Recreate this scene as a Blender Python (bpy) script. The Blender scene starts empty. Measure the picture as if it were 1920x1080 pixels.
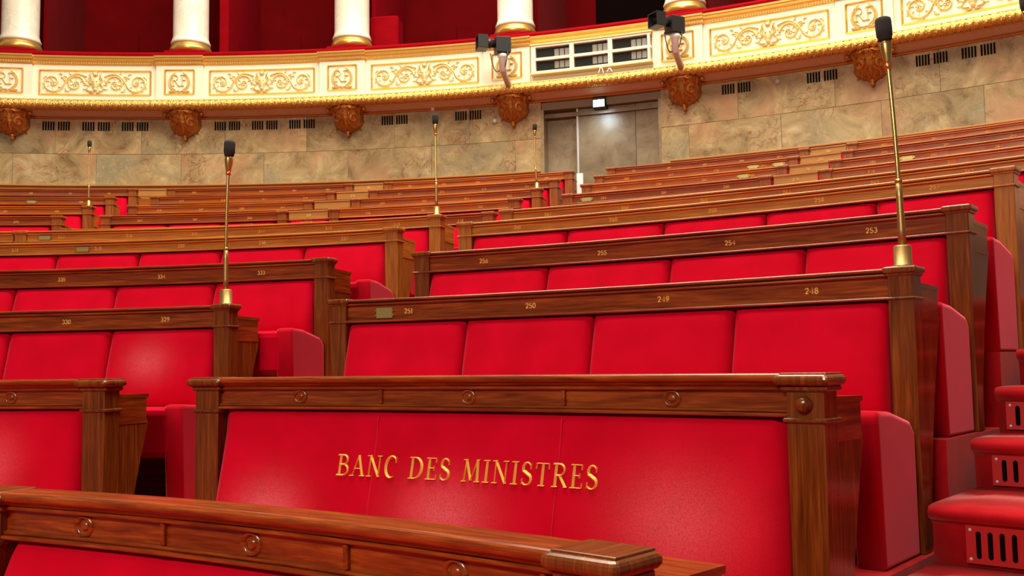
import bpy, bmesh, math, random
from mathutils import Vector, Matrix
random.seed(7)
SC = bpy.context.scene
COL = SC.collection

# ------------------------------------------------------------------ camera
# everything is measured in units of the photograph's fit (u); S turns u into metres
S = 1.15
ZE = 1.25                      # eye height above the chamber floor (m)
CX, CY = -3.3285, -2.4122      # centre of the half circle seen from the camera (u)
F, PIT, ROL = 1843.1, 0.0772, -0.01435
_c, _s, _cp, _sp = math.cos(ROL), math.sin(ROL), math.cos(PIT), math.sin(PIT)
cam = bpy.data.cameras.new('camera'); cam.sensor_width = 36; cam.lens = F / 1920 * 36
cam.clip_start = 0.02; cam.clip_end = 200
camo = bpy.data.objects.new('camera', cam); COL.objects.link(camo); SC.camera = camo
_R = Vector((_c, -_sp * _s, _cp * _s)); _U = Vector((-_s, -_sp * _c, _cp * _c)); _Fw = Vector((0, _cp, _sp))
M = Matrix((_R, _U, -_Fw)).transposed().to_4x4(); M.translation = Vector((0, 0, ZE))
camo.matrix_world = M

# ------------------------------------------------------------------ world, lights, exposure
SC.view_settings.view_transform = 'Standard'; SC.view_settings.look = 'None'
SC.view_settings.gamma = 1.0; SC.view_settings.exposure = 0.0; SC.view_settings.use_curve_mapping = False
w = bpy.data.worlds.new('hall_air'); SC.world = w; w.use_nodes = True
w.node_tree.nodes['Background'].inputs[0].default_value = (1.0, 0.80, 0.56, 1)
w.node_tree.nodes['Background'].inputs[1].default_value = 0.14

def area_light(name, loc, target, sx, sy, power, col):
    l = bpy.data.lights.new(name, 'AREA'); l.shape = 'RECTANGLE'; l.size = sx; l.size_y = sy
    l.energy = power; l.color = col
    o = bpy.data.objects.new(name, l); COL.objects.link(o); o.location = loc
    o.rotation_euler = (Vector(target) - Vector(loc)).to_track_quat('-Z', 'Y').to_euler()
    return o
# the glazed ceiling over the middle of the chamber, and an added fill to brighten the front benches
area_light('skylight', (0.2, 5.9, 12.0), (0.1, 6.2, 0.0), 9.5, 9.5, 3250, (1.0, 0.90, 0.72))
area_light('front_fill', (-3.6, -3.6, 5.6), (-0.4, 3.6, 1.2), 3.2, 1.0, 540, (1.0, 0.88, 0.68))

# ------------------------------------------------------------------ geometry helpers
def pol(r, a, z):
    t = math.radians(a)
    return Vector((S * (CX + r * math.sin(t)), S * (CY + r * math.cos(t)), ZE + S * z))
def ray(px, py):
    x = (px - 960) / F; y = -(py - 540) / F
    x, y = _c * x - _s * y, _s * x + _c * y
    d = Vector((x, _cp - _sp * y, _sp + _cp * y)); n = math.hypot(d.x, d.y)
    return d / n
def AZ(px, py, r):             # photo pixel on the circle of radius r -> angle, height (u)
    d = ray(px, py); b = d.x * CX + d.y * CY
    t = b + math.sqrt(r * r - CX * CX - CY * CY + b * b)
    return math.degrees(math.atan2(d.x * t - CX, d.y * t - CY)), d.z * t
def A(px, py, r): return AZ(px, py, r)[0]

class Root:
    pass
def thing(name, loc, label=None, cat=None, group=None, kind=None):
    o = bpy.data.objects.new(name, None); COL.objects.link(o); o.location = loc
    o.empty_display_size = 0.1
    tag(o, label, cat, group, kind); o['_ox'] = 0
    del o['_ox']
    return o
def tag(o, label=None, cat=None, group=None, kind=None):
    if label: o['label'] = label
    if cat: o['category'] = cat
    if group: o['group'] = group
    if kind: o['kind'] = kind
    return o
def origin(o):
    v = Vector((0, 0, 0))
    while o is not None:
        v += o.location; o = o.parent
    return v
def build(name, bm, mat, parent=None, smooth=False, loc=None, recalc=True):
    if recalc: bmesh.ops.recalc_face_normals(bm, faces=bm.faces)
    bm.normal_update()
    uv = bm.loops.layers.uv.new('polar')
    off = origin(parent) if parent is not None else (Vector(loc) if loc is not None else Vector((0, 0, 0)))
    for v in bm.verts:
        v.index = -1
    cx, cy = S * CX, S * CY
    cache = {}
    for f in bm.faces:
        f.smooth = smooth
        n_ = f.normal; c_ = f.calc_center_median(); rx_, ry_ = c_.x - cx, c_.y - cy; rl_ = math.hypot(rx_, ry_) or 1
        tg_ = abs(n_.x * ry_ - n_.y * rx_) / rl_
        kind_ = 1 if tg_ > 0.7 else (2 if abs(n_.z) > 0.7 else 0)
        for l in f.loops:
            co = l.vert.co; dx, dy = co.x - cx, co.y - cy
            rr = math.hypot(dx, dy)
            if kind_ == 1: l[uv].uv = (rr, co.z)
            elif kind_ == 2: l[uv].uv = (math.atan2(dx, dy) * 9.0, rr)
            else: l[uv].uv = (math.atan2(dx, dy) * 9.0, co.z)
    bmesh.ops.translate(bm, verts=bm.verts, vec=-off)
    me = bpy.data.meshes.new(name); bm.to_mesh(me); bm.free()
    o = bpy.data.objects.new(name, me); COL.objects.link(o)
    if mat is not None: me.materials.append(mat)
    if parent is not None: o.parent = parent
    elif loc is not None: o.location = loc
    return o
def new(): return bmesh.new()

def loft(bm, rings, closed=True, cap=True):
    vs = [[bm.verts.new(p) for p in ring] for ring in rings]
    n = len(vs[0])
    for i in range(len(vs) - 1):
        for j in range(n if closed else n - 1):
            k = (j + 1) % n
            try: bm.faces.new((vs[i][j], vs[i][k], vs[i + 1][k], vs[i + 1][j]))
            except ValueError: pass
    if cap and closed:
        for ring in (vs[0], vs[-1]):
            try: bm.faces.new(ring)
            except ValueError: pass
    return vs
def sweep(bm, prof, r, z, a0, a1, n=None, fn=None, cap=True):
    """closed profile [(dr,dz)] swept on the arc of radius r from a0 to a1"""
    if n is None: n = max(2, int(abs(a1 - a0) / 1.0) + 1)
    rings = []
    for i in range(n + 1):
        a = a0 + (a1 - a0) * i / n
        p = prof if fn is None else fn(a)
        rings.append([pol(r + dr, a, z + dz) for dr, dz in p])
    return loft(bm, rings, True, cap)
def pbox(bm, r0, r1, a0, a1, z0, z1, bev=0.004):
    """box in polar coordinates with chamfered edges"""
    rm = (r0 + r1) / 2; ba = math.degrees(bev / rm)
    def ring(z, i):
        q = bev * i; qa = ba * i; b = bev if bev else 0; bb = ba
        pts = [(r0 + q + b, a0 + qa), (r0 + q, a0 + qa + bb), (r0 + q, a1 - qa - bb), (r0 + q + b, a1 - qa), (r1 - q - b, a1 - qa), (r1 - q, a1 - qa - bb), (r1 - q, a0 + qa + bb), (r1 - q - b, a0 + qa)]
        if not bev: pts = [(r0, a0), (r0, a1), (r1, a1), (r1, a0)]
        return [pol(r, a, z) for r, a in pts]
    if bev: loft(bm, [ring(z0, 1), ring(z0 + bev, 0), ring(z1 - bev, 0), ring(z1, 1)])
    else: loft(bm, [ring(z0, 0), ring(z1, 0)])
def rbox(bm, r0, r1, a0, a1, z0, z1, rad, n=4):
    rm = (r0 + r1) / 2; k = math.degrees(1 / rm)
    cr = rad * 0.8
    def ring(z, ins):
        pts = []
        for cr_, ca_, sr, sa, st in ((r0 + ins, a0 + ins * k, 1, 1, 270), (r0 + ins, a1 - ins * k, 1, -1, 180), (r1 - ins, a1 - ins * k, -1, -1, 90), (r1 - ins, a0 + ins * k, -1, 1, 0)):
            for i in range(4):
                t = math.radians(st - 30 * i)
                pts.append((cr_ + sr * cr + cr * math.cos(t), ca_ + (sa * cr + cr * math.sin(t)) * k))
        return [pol(r, a, z) for r, a in pts]
    rings = [ring(z0 + rad * (1 - math.cos(math.pi / 2 * i / n)), rad * (1 - math.sin(math.pi / 2 * i / n))) for i in range(n + 1)] + [ring(z1 - rad + rad * math.sin(math.pi / 2 * i / n), rad * (1 - math.cos(math.pi / 2 * i / n))) for i in range(n + 1)]
    loft(bm, rings)
def lathe(bm, base, prof, n=16, axis=Vector((0, 0, 1))):
    """profile [(radius, height)] in metres around axis at base"""
    q = Vector((0, 0, 1)).rotation_difference(axis)
    rings = []
    for rad, h in prof:
        rings.append([base + q @ Vector((max(rad, 1e-4) * math.cos(2 * math.pi * k / n), max(rad, 1e-4) * math.sin(2 * math.pi * k / n), h)) for k in range(n)])
    loft(bm, rings)
def tube(bm, pts, rad, n=8, cap=True):
    rings = []
    up = None
    for i, p in enumerate(pts):
        d = (pts[min(i + 1, len(pts) - 1)] - pts[max(i - 1, 0)]).normalized()
        if up is None:
            up = Vector((0, 0, 1)) if abs(d.z) < 0.9 else Vector((1, 0, 0))
        x = d.cross(up).normalized(); y = x.cross(d).normalized(); up = y
        rr = rad[i] if isinstance(rad, (list, tuple)) else rad
        rings.append([p + x * rr * math.cos(2 * math.pi * k / n) + y * rr * math.sin(2 * math.pi * k / n) for k in range(n)])
    loft(bm, rings, True, cap)
def wbox(bm, c, ex, ey, ez, hx, hy, hz, bev=0.0):
    """oriented box: centre, axes, half sizes (metres)"""
    def ring(sz, i):
        b = bev * i
        return [c + ex * (sx * (hx - b)) + ey * (sy * (hy - b)) + ez * sz for sx, sy in ((-1, -1), (1, -1), (1, 1), (-1, 1))]
    if bev: loft(bm, [ring(-hz, 1), ring(-hz + bev, 0), ring(hz - bev, 0), ring(hz, 1)])
    else: loft(bm, [ring(-hz, 0), ring(hz, 0)])
def cyl(r, ac, zc):
    return lambda u, v, h: pol(r - h, ac + math.degrees(u / r), zc + v)
def ribbon(bm, pts, w, h, mf, h0=0.0):
    """raised ridge along a flat line: w = width or list, h = ridge height, mf maps (u,v,h)"""
    L = []
    m = len(pts)
    for i, (x, y) in enumerate(pts):
        xa, ya = pts[max(i - 1, 0)]; xb, yb = pts[min(i + 1, m - 1)]
        dx, dy = xb - xa, yb - ya; n = math.hypot(dx, dy) or 1
        nx, ny = -dy / n, dx / n
        ww = (w[i] if isinstance(w, (list, tuple)) else w) / 2
        L.append([bm.verts.new(mf(x + nx * ww, y + ny * ww, h0)), bm.verts.new(mf(x, y, h0 + h * min(1, ww * 2 / 1e-5 if ww < 1e-5 else 1))), bm.verts.new(mf(x - nx * ww, y - ny * ww, h0))])
    for i in range(m - 1):
        for j in range(2):
            try: bm.faces.new((L[i][j], L[i][j + 1], L[i + 1][j + 1], L[i + 1][j]))
            except ValueError: pass
def arc2(cx, cy, rx, ry, d0, d1, n=10):
    return [(cx + rx * math.cos(math.radians(d0 + (d1 - d0) * i / n)), cy + ry * math.sin(math.radians(d0 + (d1 - d0) * i / n))) for i in range(n + 1)]

# ------------------------------------------------------------------ small stroke lettering (height 1)
TK, TN = 0.145, 0.06
def serif(x, y, w=0.3): return ([(x - w / 2, y), (x + w / 2, y)], 0.06)
GL = {
 'I': (0.42, [([(0.21, 0), (0.21, 1)], TK), serif(0.21, 0.02, 0.36), serif(0.21, 0.98, 0.36)]),
 'B': (0.74, [([(0.18, 0), (0.18, 1)], TK), ([(0.05, 0.98), (0.4, 0.98)] + arc2(0.38, 0.76, 0.22, 0.22, 80, -80, 8) + [(0.2, 0.53)], 0.1), ([(0.2, 0.53)] + arc2(0.4, 0.28, 0.27, 0.26, 85, -85, 8) + [(0.05, 0.02)], 0.11)]),
 'A': (0.84, [([(0.12, 0), (0.42, 1)], TN), ([(0.4, 1), (0.72, 0)], TK), ([(0.24, 0.36), (0.6, 0.36)], TN), serif(0.12, 0.02, 0.28), serif(0.72, 0.02, 0.32)]),
 'N': (0.88, [([(0.16, 0), (0.16, 1)], TN), ([(0.14, 1), (0.72, 0)], TK), ([(0.72, 0), (0.72, 1)], TN), serif(0.16, 0.02, 0.28), serif(0.12, 0.98, 0.24), serif(0.72, 0.98, 0.28)]),
 'C': (0.80, [(arc2(0.44, 0.5, 0.34, 0.5, 48, 312, 16), [0.07] + [0.09, 0.1, 0.12, 0.14, 0.16, 0.17, 0.17, 0.17, 0.17, 0.17, 0.16, 0.14, 0.12, 0.1, 0.08] + [0.06]), ([(0.68, 0.7), (0.68, 0.98)], 0.06)]),
 'D': (0.86, [([(0.18, 0), (0.18, 1)], TK), ([(0.04, 0.98), (0.34, 0.98)] + arc2(0.36, 0.5, 0.38, 0.48, 88, -88, 12) + [(0.04, 0.02)], [0.06, 0.07, 0.08, 0.1, 0.12, 0.14, 0.16, 0.17, 0.17, 0.17, 0.16, 0.14, 0.12, 0.1, 0.08, 0.06])]),
 'E': (0.68, [([(0.18, 0), (0.18, 1)], TK), ([(0.04, 0.98), (0.58, 0.98)], TN), ([(0.2, 0.53), (0.48, 0.53)], TN), ([(0.04, 0.02), (0.62, 0.02)], TN), ([(0.58, 0.98), (0.58, 0.78)], 0.05), ([(0.62, 0.02), (0.62, 0.24)], 0.05), ([(0.48, 0.42), (0.48, 0.64)], 0.05)]),
 'S': (0.62, [(arc2(0.3, 0.74, 0.21, 0.24, 30, 235, 9)[:-1] + [(0.22, 0.56), (0.38, 0.46)] + arc2(0.31, 0.25, 0.22, 0.24, 48, -150, 9), [0.06, 0.07, 0.08, 0.1, 0.12, 0.13, 0.14, 0.15, 0.16, 0.17, 0.17, 0.16, 0.15, 0.14, 0.13, 0.12, 0.1, 0.09, 0.08, 0.07, 0.06]), ([(0.5, 0.7), (0.5, 0.95)], 0.05), ([(0.08, 0.04), (0.08, 0.3)], 0.05)]),
 'M': (1.0, [([(0.14, 0), (0.2, 1)], TN), ([(0.18, 1), (0.5, 0.06)], TK), ([(0.5, 0.06), (0.8, 1)], TN), ([(0.8, 1), (0.86, 0)], TK), serif(0.14, 0.02, 0.26), serif(0.86, 0.02, 0.3), serif(0.16, 0.98, 0.2), serif(0.84, 0.98, 0.2)]),
 'T': (0.76, [([(0.38, 0), (0.38, 1)], TK), ([(0.06, 0.97), (0.7, 0.97)], TN), ([(0.06, 0.98), (0.05, 0.74)], 0.05), ([(0.7, 0.98), (0.71, 0.74)], 0.05), serif(0.38, 0.02, 0.34)]),
 'R': (0.80, [([(0.18, 0), (0.18, 1)], TK), ([(0.05, 0.98), (0.38, 0.98)] + arc2(0.38, 0.74, 0.23, 0.24, 80, -85, 8) + [(0.2, 0.5)], 0.1), ([(0.38, 0.5), (0.72, 0.0)], TK), serif(0.18, 0.02, 0.3), serif(0.72, 0.02, 0.2)]),
 'F': (0.66, [([(0.18, 0), (0.18, 1)], TK), ([(0.04, 0.98), (0.58, 0.98)], TN), ([(0.2, 0.53), (0.48, 0.53)], TN), ([(0.58, 0.98), (0.58, 0.76)], 0.05), serif(0.18, 0.02, 0.32)]),
 '0': (0.72, [(arc2(0.34, 0.5, 0.27, 0.46, 90, 450, 14), 0.16)]),
 '1': (0.46, [([(0.24, 0), (0.24, 1)], 0.18), ([(0.08, 0.8), (0.24, 0.98)], 0.1), serif(0.24, 0.03, 0.34)]),
 '2': (0.74, [(arc2(0.33, 0.72, 0.25, 0.25, 170, -40, 9) + [(0.12, 0.06)], 0.16), ([(0.08, 0.07), (0.64, 0.07)], 0.14)]),
 '3': (0.70, [(arc2(0.3, 0.74, 0.23, 0.23, 150, -80, 8), 0.15), (arc2(0.32, 0.27, 0.26, 0.25, 85, -150, 8), 0.16)]),
 '4': (0.76, [([(0.5, 0), (0.5, 1), (0.06, 0.28), (0.7, 0.28)], 0.14)]),
 '5': (0.70, [([(0.58, 0.95), (0.16, 0.95), (0.13, 0.52)] + arc2(0.31, 0.3, 0.27, 0.27, 110, -150, 9), 0.15)]),
 '6': (0.72, [([(0.56, 0.94), (0.25, 0.7), (0.1, 0.35)], 0.13), (arc2(0.34, 0.28, 0.25, 0.26, 180, 540, 12), 0.15)]),
 '7': (0.68, [([(0.06, 0.94), (0.6, 0.94), (0.24, 0)], 0.15)]),
 '8': (0.72, [(arc2(0.34, 0.74, 0.21, 0.22, 90, 450, 12), 0.14), (arc2(0.34, 0.27, 0.26, 0.25, 90, 450, 12), 0.16)]),
 '9': (0.72, [([(0.16, 0.06), (0.48, 0.3), (0.6, 0.68)], 0.16), (arc2(0.35, 0.71, 0.25, 0.25, 0, 360, 12), 0.15)]),
 ' ': (0.42, []),
}
def text_w(t, track=0.08): return sum(GL[c][0] + track for c in t) - track
def lettering(bm, t, size, mf, ridge, track=0.08, x0=None, bold=1.0):
    x = -text_w(t, track) * size / 2 if x0 is None else x0
    for ch in t:
        wd, st = GL[ch]
        for pts, w_ in st:
            ww = [k * size * bold for k in w_] if isinstance(w_, list) else w_ * size * bold
            ribbon(bm, [(x + px * size, py * size) for px, py in pts], ww, ridge, mf, ridge * 0.15)
        x += (wd + track) * size

# ------------------------------------------------------------------ materials
def mat(name, col, rough=0.5, metal=0.0, **k):
    m = bpy.data.materials.new(name); m.use_nodes = True
    b = m.node_tree.nodes['Principled BSDF']
    b.inputs['Base Color'].default_value = (*col, 1); b.inputs['Roughness'].default_value = rough
    b.inputs['Metallic'].default_value = metal
    for kk, v in k.items():
        b.inputs[kk.replace('_', ' ')].default_value = v
    return m
def N(m, t, **k):
    n = m.node_tree.nodes.new(t)
    for a_, v in k.items(): setattr(n, a_, v)
    return n
def L(m, a_, b_): m.node_tree.links.new(a_, b_)
def ramp(m, stops):
    r = N(m, 'ShaderNodeValToRGB'); e = r.color_ramp.elements
    while len(e) < len(stops): e.new(0.5)
    for el, (p, c) in zip(e, stops): el.position = p; el.color = (*c, 1)
    return r
def wood(name, dark, mid, light, vertical=False, rough=0.26):
    m = mat(name, mid, rough, Coat_Weight=0.12, Coat_Roughness=0.10)
    b = m.node_tree.nodes['Principled BSDF']
    tc = N(m, 'ShaderNodeTexCoord'); mp = N(m, 'ShaderNodeMapping')
    mp.inputs['Scale'].default_value = (40, 2.2, 1) if vertical else (2.2, 34, 1)
    oi = N(m, 'ShaderNodeObjectInfo'); L(m, tc.outputs['UV'], mp.inputs['Vector'])
    cmb = N(m, 'ShaderNodeCombineXYZ'); mul = N(m, 'ShaderNodeMath', operation='MULTIPLY'); mul.inputs[1].default_value = 40
    L(m, oi.outputs['Random'], mul.inputs[0]); L(m, mul.outputs[0], cmb.inputs[0]); L(m, mul.outputs[0], cmb.inputs[2]); L(m, cmb.outputs[0], mp.inputs['Location'])
    n1 = N(m, 'ShaderNodeTexNoise'); n1.inputs['Scale'].default_value = 1.0; n1.inputs['Detail'].default_value = 5; n1.inputs['Distortion'].default_value = 1.2
    L(m, mp.outputs[0], n1.inputs['Vector'])
    n2 = N(m, 'ShaderNodeTexNoise'); n2.inputs['Scale'].default_value = 3.5; n2.inputs['Detail'].default_value = 3
    L(m, mp.outputs[0], n2.inputs['Vector'])
    mx = N(m, 'ShaderNodeMix', data_type='FLOAT'); mx.inputs[0].default_value = 0.35
    L(m, n1.outputs['Fac'], mx.inputs[2]); L(m, n2.outputs['Fac'], mx.inputs[3])
    r = ramp(m, [(0.30, dark), (0.52, mid), (0.72, light)]); L(m, mx.outputs[0], r.inputs['Fac']); L(m, r.outputs['Color'], b.inputs['Base Color'])
    bp = N(m, 'ShaderNodeBump'); bp.inputs['Strength'].default_value = 0.06; bp.inputs['Distance'].default_value = 0.002
    L(m, mx.outputs[0], bp.inputs['Height']); L(m, bp.outputs[0], b.inputs['Normal'])
    return m
def velvet(name, col, col2, sheen=0.5, tint=(1, 0.35, 0.42), scale=6.0, fine=900, pale_patch=None):
    m = mat(name, col, 0.8, Sheen_Weight=sheen, Sheen_Roughness=0.35)
    b = m.node_tree.nodes['Principled BSDF']; b.inputs['Sheen Tint'].default_value = (*tint, 1)
    b.inputs['Specular IOR Level'].default_value = 0.04
    tc = N(m, 'ShaderNodeTexCoord')
    n = N(m, 'ShaderNodeTexNoise'); n.inputs['Scale'].default_value = scale; n.inputs['Detail'].default_value = 3
    L(m, tc.outputs['Object'], n.inputs['Vector'])
    n2 = N(m, 'ShaderNodeTexNoise'); n2.inputs['Scale'].default_value = fine; n2.inputs['Detail'].default_value = 1
    L(m, tc.outputs['Object'], n2.inputs['Vector'])
    mx = N(m, 'ShaderNodeMix', data_type='FLOAT'); mx.inputs[0].default_value = 0.4
    L(m, n.outputs['Fac'], mx.inputs[2]); L(m, n2.outputs['Fac'], mx.inputs[3])
    r = ramp(m, [(0.35, col), (0.68, col2)]); L(m, mx.outputs[0], r.inputs['Fac']); src = r.outputs['Color']
    if pale_patch:                       # paler velvet mixed in around marked seat centres
        at = N(m, 'ShaderNodeAttribute', attribute_name='pale_patch'); n3 = N(m, 'ShaderNodeTexNoise'); n3.inputs['Scale'].default_value = 260; n3.inputs['Detail'].default_value = 2; L(m, tc.outputs['Object'], n3.inputs['Vector'])
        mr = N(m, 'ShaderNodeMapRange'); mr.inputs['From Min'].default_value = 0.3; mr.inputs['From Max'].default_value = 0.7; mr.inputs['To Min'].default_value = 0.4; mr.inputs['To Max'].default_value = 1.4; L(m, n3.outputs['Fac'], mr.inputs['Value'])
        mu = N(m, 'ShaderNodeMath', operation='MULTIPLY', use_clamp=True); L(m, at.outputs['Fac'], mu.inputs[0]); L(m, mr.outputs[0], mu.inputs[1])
        mw = N(m, 'ShaderNodeMix', data_type='RGBA'); L(m, mu.outputs[0], mw.inputs['Factor']); L(m, src, mw.inputs['A']); mw.inputs['B'].default_value = (*pale_patch, 1); src = mw.outputs['Result']
    L(m, src, b.inputs['Base Color'])
    bp = N(m, 'ShaderNodeBump'); bp.inputs['Strength'].default_value = 0.25; bp.inputs['Distance'].default_value = 0.001
    L(m, n2.outputs['Fac'], bp.inputs['Height']); L(m, bp.outputs[0], b.inputs['Normal'])
    return m
def marble(name, stops, vein, scale=1.6, rough=0.3, warm=None, cool=None):
    m = mat(name, stops[1][1], rough)
    b = m.node_tree.nodes['Principled BSDF']
    tc = N(m, 'ShaderNodeTexCoord'); oi = N(m, 'ShaderNodeObjectInfo')
    mul = N(m, 'ShaderNodeMath', operation='MULTIPLY'); mul.inputs[1].default_value = 60; L(m, oi.outputs['Random'], mul.inputs[0])
    add = N(m, 'ShaderNodeVectorMath', operation='ADD'); cmb = N(m, 'ShaderNodeCombineXYZ')
    L(m, mul.outputs[0], cmb.inputs[0]); L(m, mul.outputs[0], cmb.inputs[1]); L(m, tc.outputs['Object'], add.inputs[0]); L(m, cmb.outputs[0], add.inputs[1])
    n = N(m, 'ShaderNodeTexNoise'); n.inputs['Scale'].default_value = scale; n.inputs['Detail'].default_value = 10; n.inputs['Roughness'].default_value = 0.70; n.inputs['Distortion'].default_value = 0.7
    L(m, add.outputs[0], n.inputs['Vector'])
    r = ramp(m, stops); L(m, n.outputs['Fac'], r.inputs['Fac'])
    n3 = N(m, 'ShaderNodeTexNoise'); n3.inputs['Scale'].default_value = scale * 1.5; n3.inputs['Detail'].default_value = 6; n3.inputs['Distortion'].default_value = 2.4
    L(m, add.outputs[0], n3.inputs['Vector'])
    v = ramp(m, [(0.470, (0, 0, 0)), (0.498, (1, 1, 1)), (0.526, (0, 0, 0))]); L(m, n3.outputs['Fac'], v.inputs['Fac'])
    n4 = N(m, 'ShaderNodeTexNoise'); n4.inputs['Scale'].default_value = scale * 0.8; L(m, add.outputs[0], n4.inputs['Vector'])
    g = ramp(m, [(0.48, (0, 0, 0)), (0.62, (1, 1, 1))]); L(m, n4.outputs['Fac'], g.inputs['Fac'])
    mm = N(m, 'ShaderNodeMath', operation='MULTIPLY'); L(m, v.outputs['Color'], mm.inputs[0]); L(m, g.outputs['Color'], mm.inputs[1])
    mx = N(m, 'ShaderNodeMix', data_type='RGBA'); L(m, mm.outputs[0], mx.inputs['Factor']); L(m, r.outputs['Color'], mx.inputs['A']); mx.inputs['B'].default_value = (*vein, 1)
    src = mx.outputs['Result']
    if warm:                       # slabs cut from different blocks: some pinker, some greener
        n5 = N(m, 'ShaderNodeTexNoise'); n5.inputs['Scale'].default_value = scale * 0.5; n5.inputs['Detail'].default_value = 5; L(m, add.outputs[0], n5.inputs['Vector'])
        for colr, lo, hi in ((warm, 0.52, 0.68), (cool, 0.46, 0.30)):
            q = N(m, 'ShaderNodeMapRange'); q.inputs['From Min'].default_value = lo; q.inputs['From Max'].default_value = hi; q.inputs['To Max'].default_value = 0.75; L(m, n5.outputs['Fac'], q.inputs['Value'])
            m2 = N(m, 'ShaderNodeMix', data_type='RGBA'); L(m, q.outputs[0], m2.inputs['Factor']); L(m, src, m2.inputs['A']); m2.inputs['B'].default_value = (*colr, 1); src = m2.outputs['Result']
        n6 = N(m, 'ShaderNodeTexNoise'); n6.inputs['Scale'].default_value = scale * 1.1; n6.inputs['Detail'].default_value = 7; n6.inputs['Distortion'].default_value = 3.0; n6.noise_dimensions = '4D'; n6.inputs['W'].default_value = 5.0; L(m, add.outputs[0], n6.inputs['Vector'])
        v2 = ramp(m, [(0.48, (0, 0, 0)), (0.50, (0.35, 0.35, 0.35)), (0.52, (0, 0, 0))]); L(m, n6.outputs['Fac'], v2.inputs['Fac'])
        m3 = N(m, 'ShaderNodeMix', data_type='RGBA'); m4 = N(m, 'ShaderNodeMath', operation='MULTIPLY'); L(m, v2.outputs['Color'], m4.inputs[0]); L(m, q.outputs[0], m4.inputs[1])
        L(m, m4.outputs[0], m3.inputs['Factor']); L(m, src, m3.inputs['A']); m3.inputs['B'].default_value = (0.75, 0.60, 0.36, 1); src = m3.outputs['Result']
    hs = N(m, 'ShaderNodeHueSaturation'); L(m, src, hs.inputs['Color'])
    mr = N(m, 'ShaderNodeMapRange'); mr.inputs['To Min'].default_value = 0.86; mr.inputs['To Max'].default_value = 1.12; L(m, oi.outputs['Random'], mr.inputs['Value']); L(m, mr.outputs[0], hs.inputs['Value'])
    L(m, hs.outputs['Color'], b.inputs['Base Color'])
    return m
def bumpy(m, scale, strength, dist=0.005):
    b = m.node_tree.nodes['Principled BSDF']; tc = N(m, 'ShaderNodeTexCoord'); n = N(m, 'ShaderNodeTexNoise')
    n.inputs['Scale'].default_value = scale; n.inputs['Detail'].default_value = 4
    L(m, tc.outputs['Object'], n.inputs['Vector'])
    bp = N(m, 'ShaderNodeBump'); bp.inputs['Strength'].default_value = strength; bp.inputs['Distance'].default_value = dist
    L(m, n.outputs['Fac'], bp.inputs['Height']); L(m, bp.outputs[0], b.inputs['Normal'])
    return m

W_FRONT = wood('mahogany_front', (0.075, 0.010, 0.0015), (0.22, 0.035, 0.0045), (0.38, 0.085, 0.012), False, 0.22)  # one bench wood in three row tones, light on the rows put into the colour
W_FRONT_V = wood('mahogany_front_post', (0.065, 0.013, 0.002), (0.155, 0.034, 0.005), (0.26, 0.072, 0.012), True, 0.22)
W_MID = wood('mahogany_mid_lit', (0.26, 0.078, 0.009), (0.45, 0.155, 0.019), (0.62, 0.25, 0.038))  # golden tone paints in the light on the middle rows
W_MID_V = wood('mahogany_mid_lit_post', (0.19, 0.057, 0.008), (0.33, 0.11, 0.016), (0.46, 0.17, 0.029), True)
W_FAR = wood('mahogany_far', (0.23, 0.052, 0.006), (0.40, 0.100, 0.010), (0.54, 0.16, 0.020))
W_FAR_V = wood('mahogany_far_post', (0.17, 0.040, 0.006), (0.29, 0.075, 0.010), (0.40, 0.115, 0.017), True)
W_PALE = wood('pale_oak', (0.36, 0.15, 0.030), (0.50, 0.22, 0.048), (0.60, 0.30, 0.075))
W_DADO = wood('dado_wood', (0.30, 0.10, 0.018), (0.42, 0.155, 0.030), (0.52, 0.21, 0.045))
VEL = velvet('red_velvet', (0.45, 0.0006, 0.0125), (0.56, 0.0008, 0.021), 0.55, (1, 0.13, 0.24), pale_patch=(0.80, 0.22, 0.27))
VEL_SIDE = velvet('red_velvet_panel', (0.34, 0.0006, 0.008), (0.42, 0.001, 0.013), 1.0, (1, 0.20, 0.28))
CARPET = velvet('red_carpet', (0.30, 0.004, 0.008), (0.47, 0.010, 0.016), 0.35, (1, 0.4, 0.4), 9, 500)
VEL_RAIL = velvet('gallery_rail_velvet', (0.22, 0.0006, 0.004), (0.28, 0.0008, 0.006), 0.04, (1, 0.13, 0.2))
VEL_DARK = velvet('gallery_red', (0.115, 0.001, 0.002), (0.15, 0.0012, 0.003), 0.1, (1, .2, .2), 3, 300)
GOLD = mat('bright_gilding', (0.83, 0.50, 0.13), 0.32, 0.8)
GOLD_LEAF = bumpy(mat('carved_gilding', (0.74, 0.45, 0.12), 0.34, 0.85), 60, 0.8, 0.015)
GOLD_OLD = bumpy(mat('bronze_gilding', (0.50, 0.20, 0.045), 0.38, 0.7), 40, 0.6, 0.012)
GOLD_PAINT = mat('pale_gold_paint', (0.83, 0.66, 0.32), 0.40, 0.25)
CREAM = mat('cream_paint', (0.86, 0.77, 0.60), 0.5)
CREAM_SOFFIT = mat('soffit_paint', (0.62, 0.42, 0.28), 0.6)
BRASS = bumpy(mat('brass', (0.68, 0.45, 0.16), 0.28, 1.0), 200, 0.08)
BRASS_DULL = bumpy(mat('dull_brass', (0.45, 0.27, 0.10), 0.40, 0.9), 150, 0.1)
BRASS_PLATE = bumpy(mat('brass_plate', (0.50, 0.40, 0.15), 0.35, 0.8), 90, 0.15)
NUMBER = mat('gilt_number', (0.92, 0.60, 0.17), 0.4, 0.1)
THREAD = bumpy(mat('gold_thread', (0.92, 0.55, 0.10), 0.38, 0.35), 500, 0.3)
FOAM = bumpy(mat('black_foam', (0.022, 0.020, 0.022), 0.9), 500, 0.6)
BLACK = mat('black_plastic', (0.014, 0.014, 0.015), 0.4)
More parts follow.
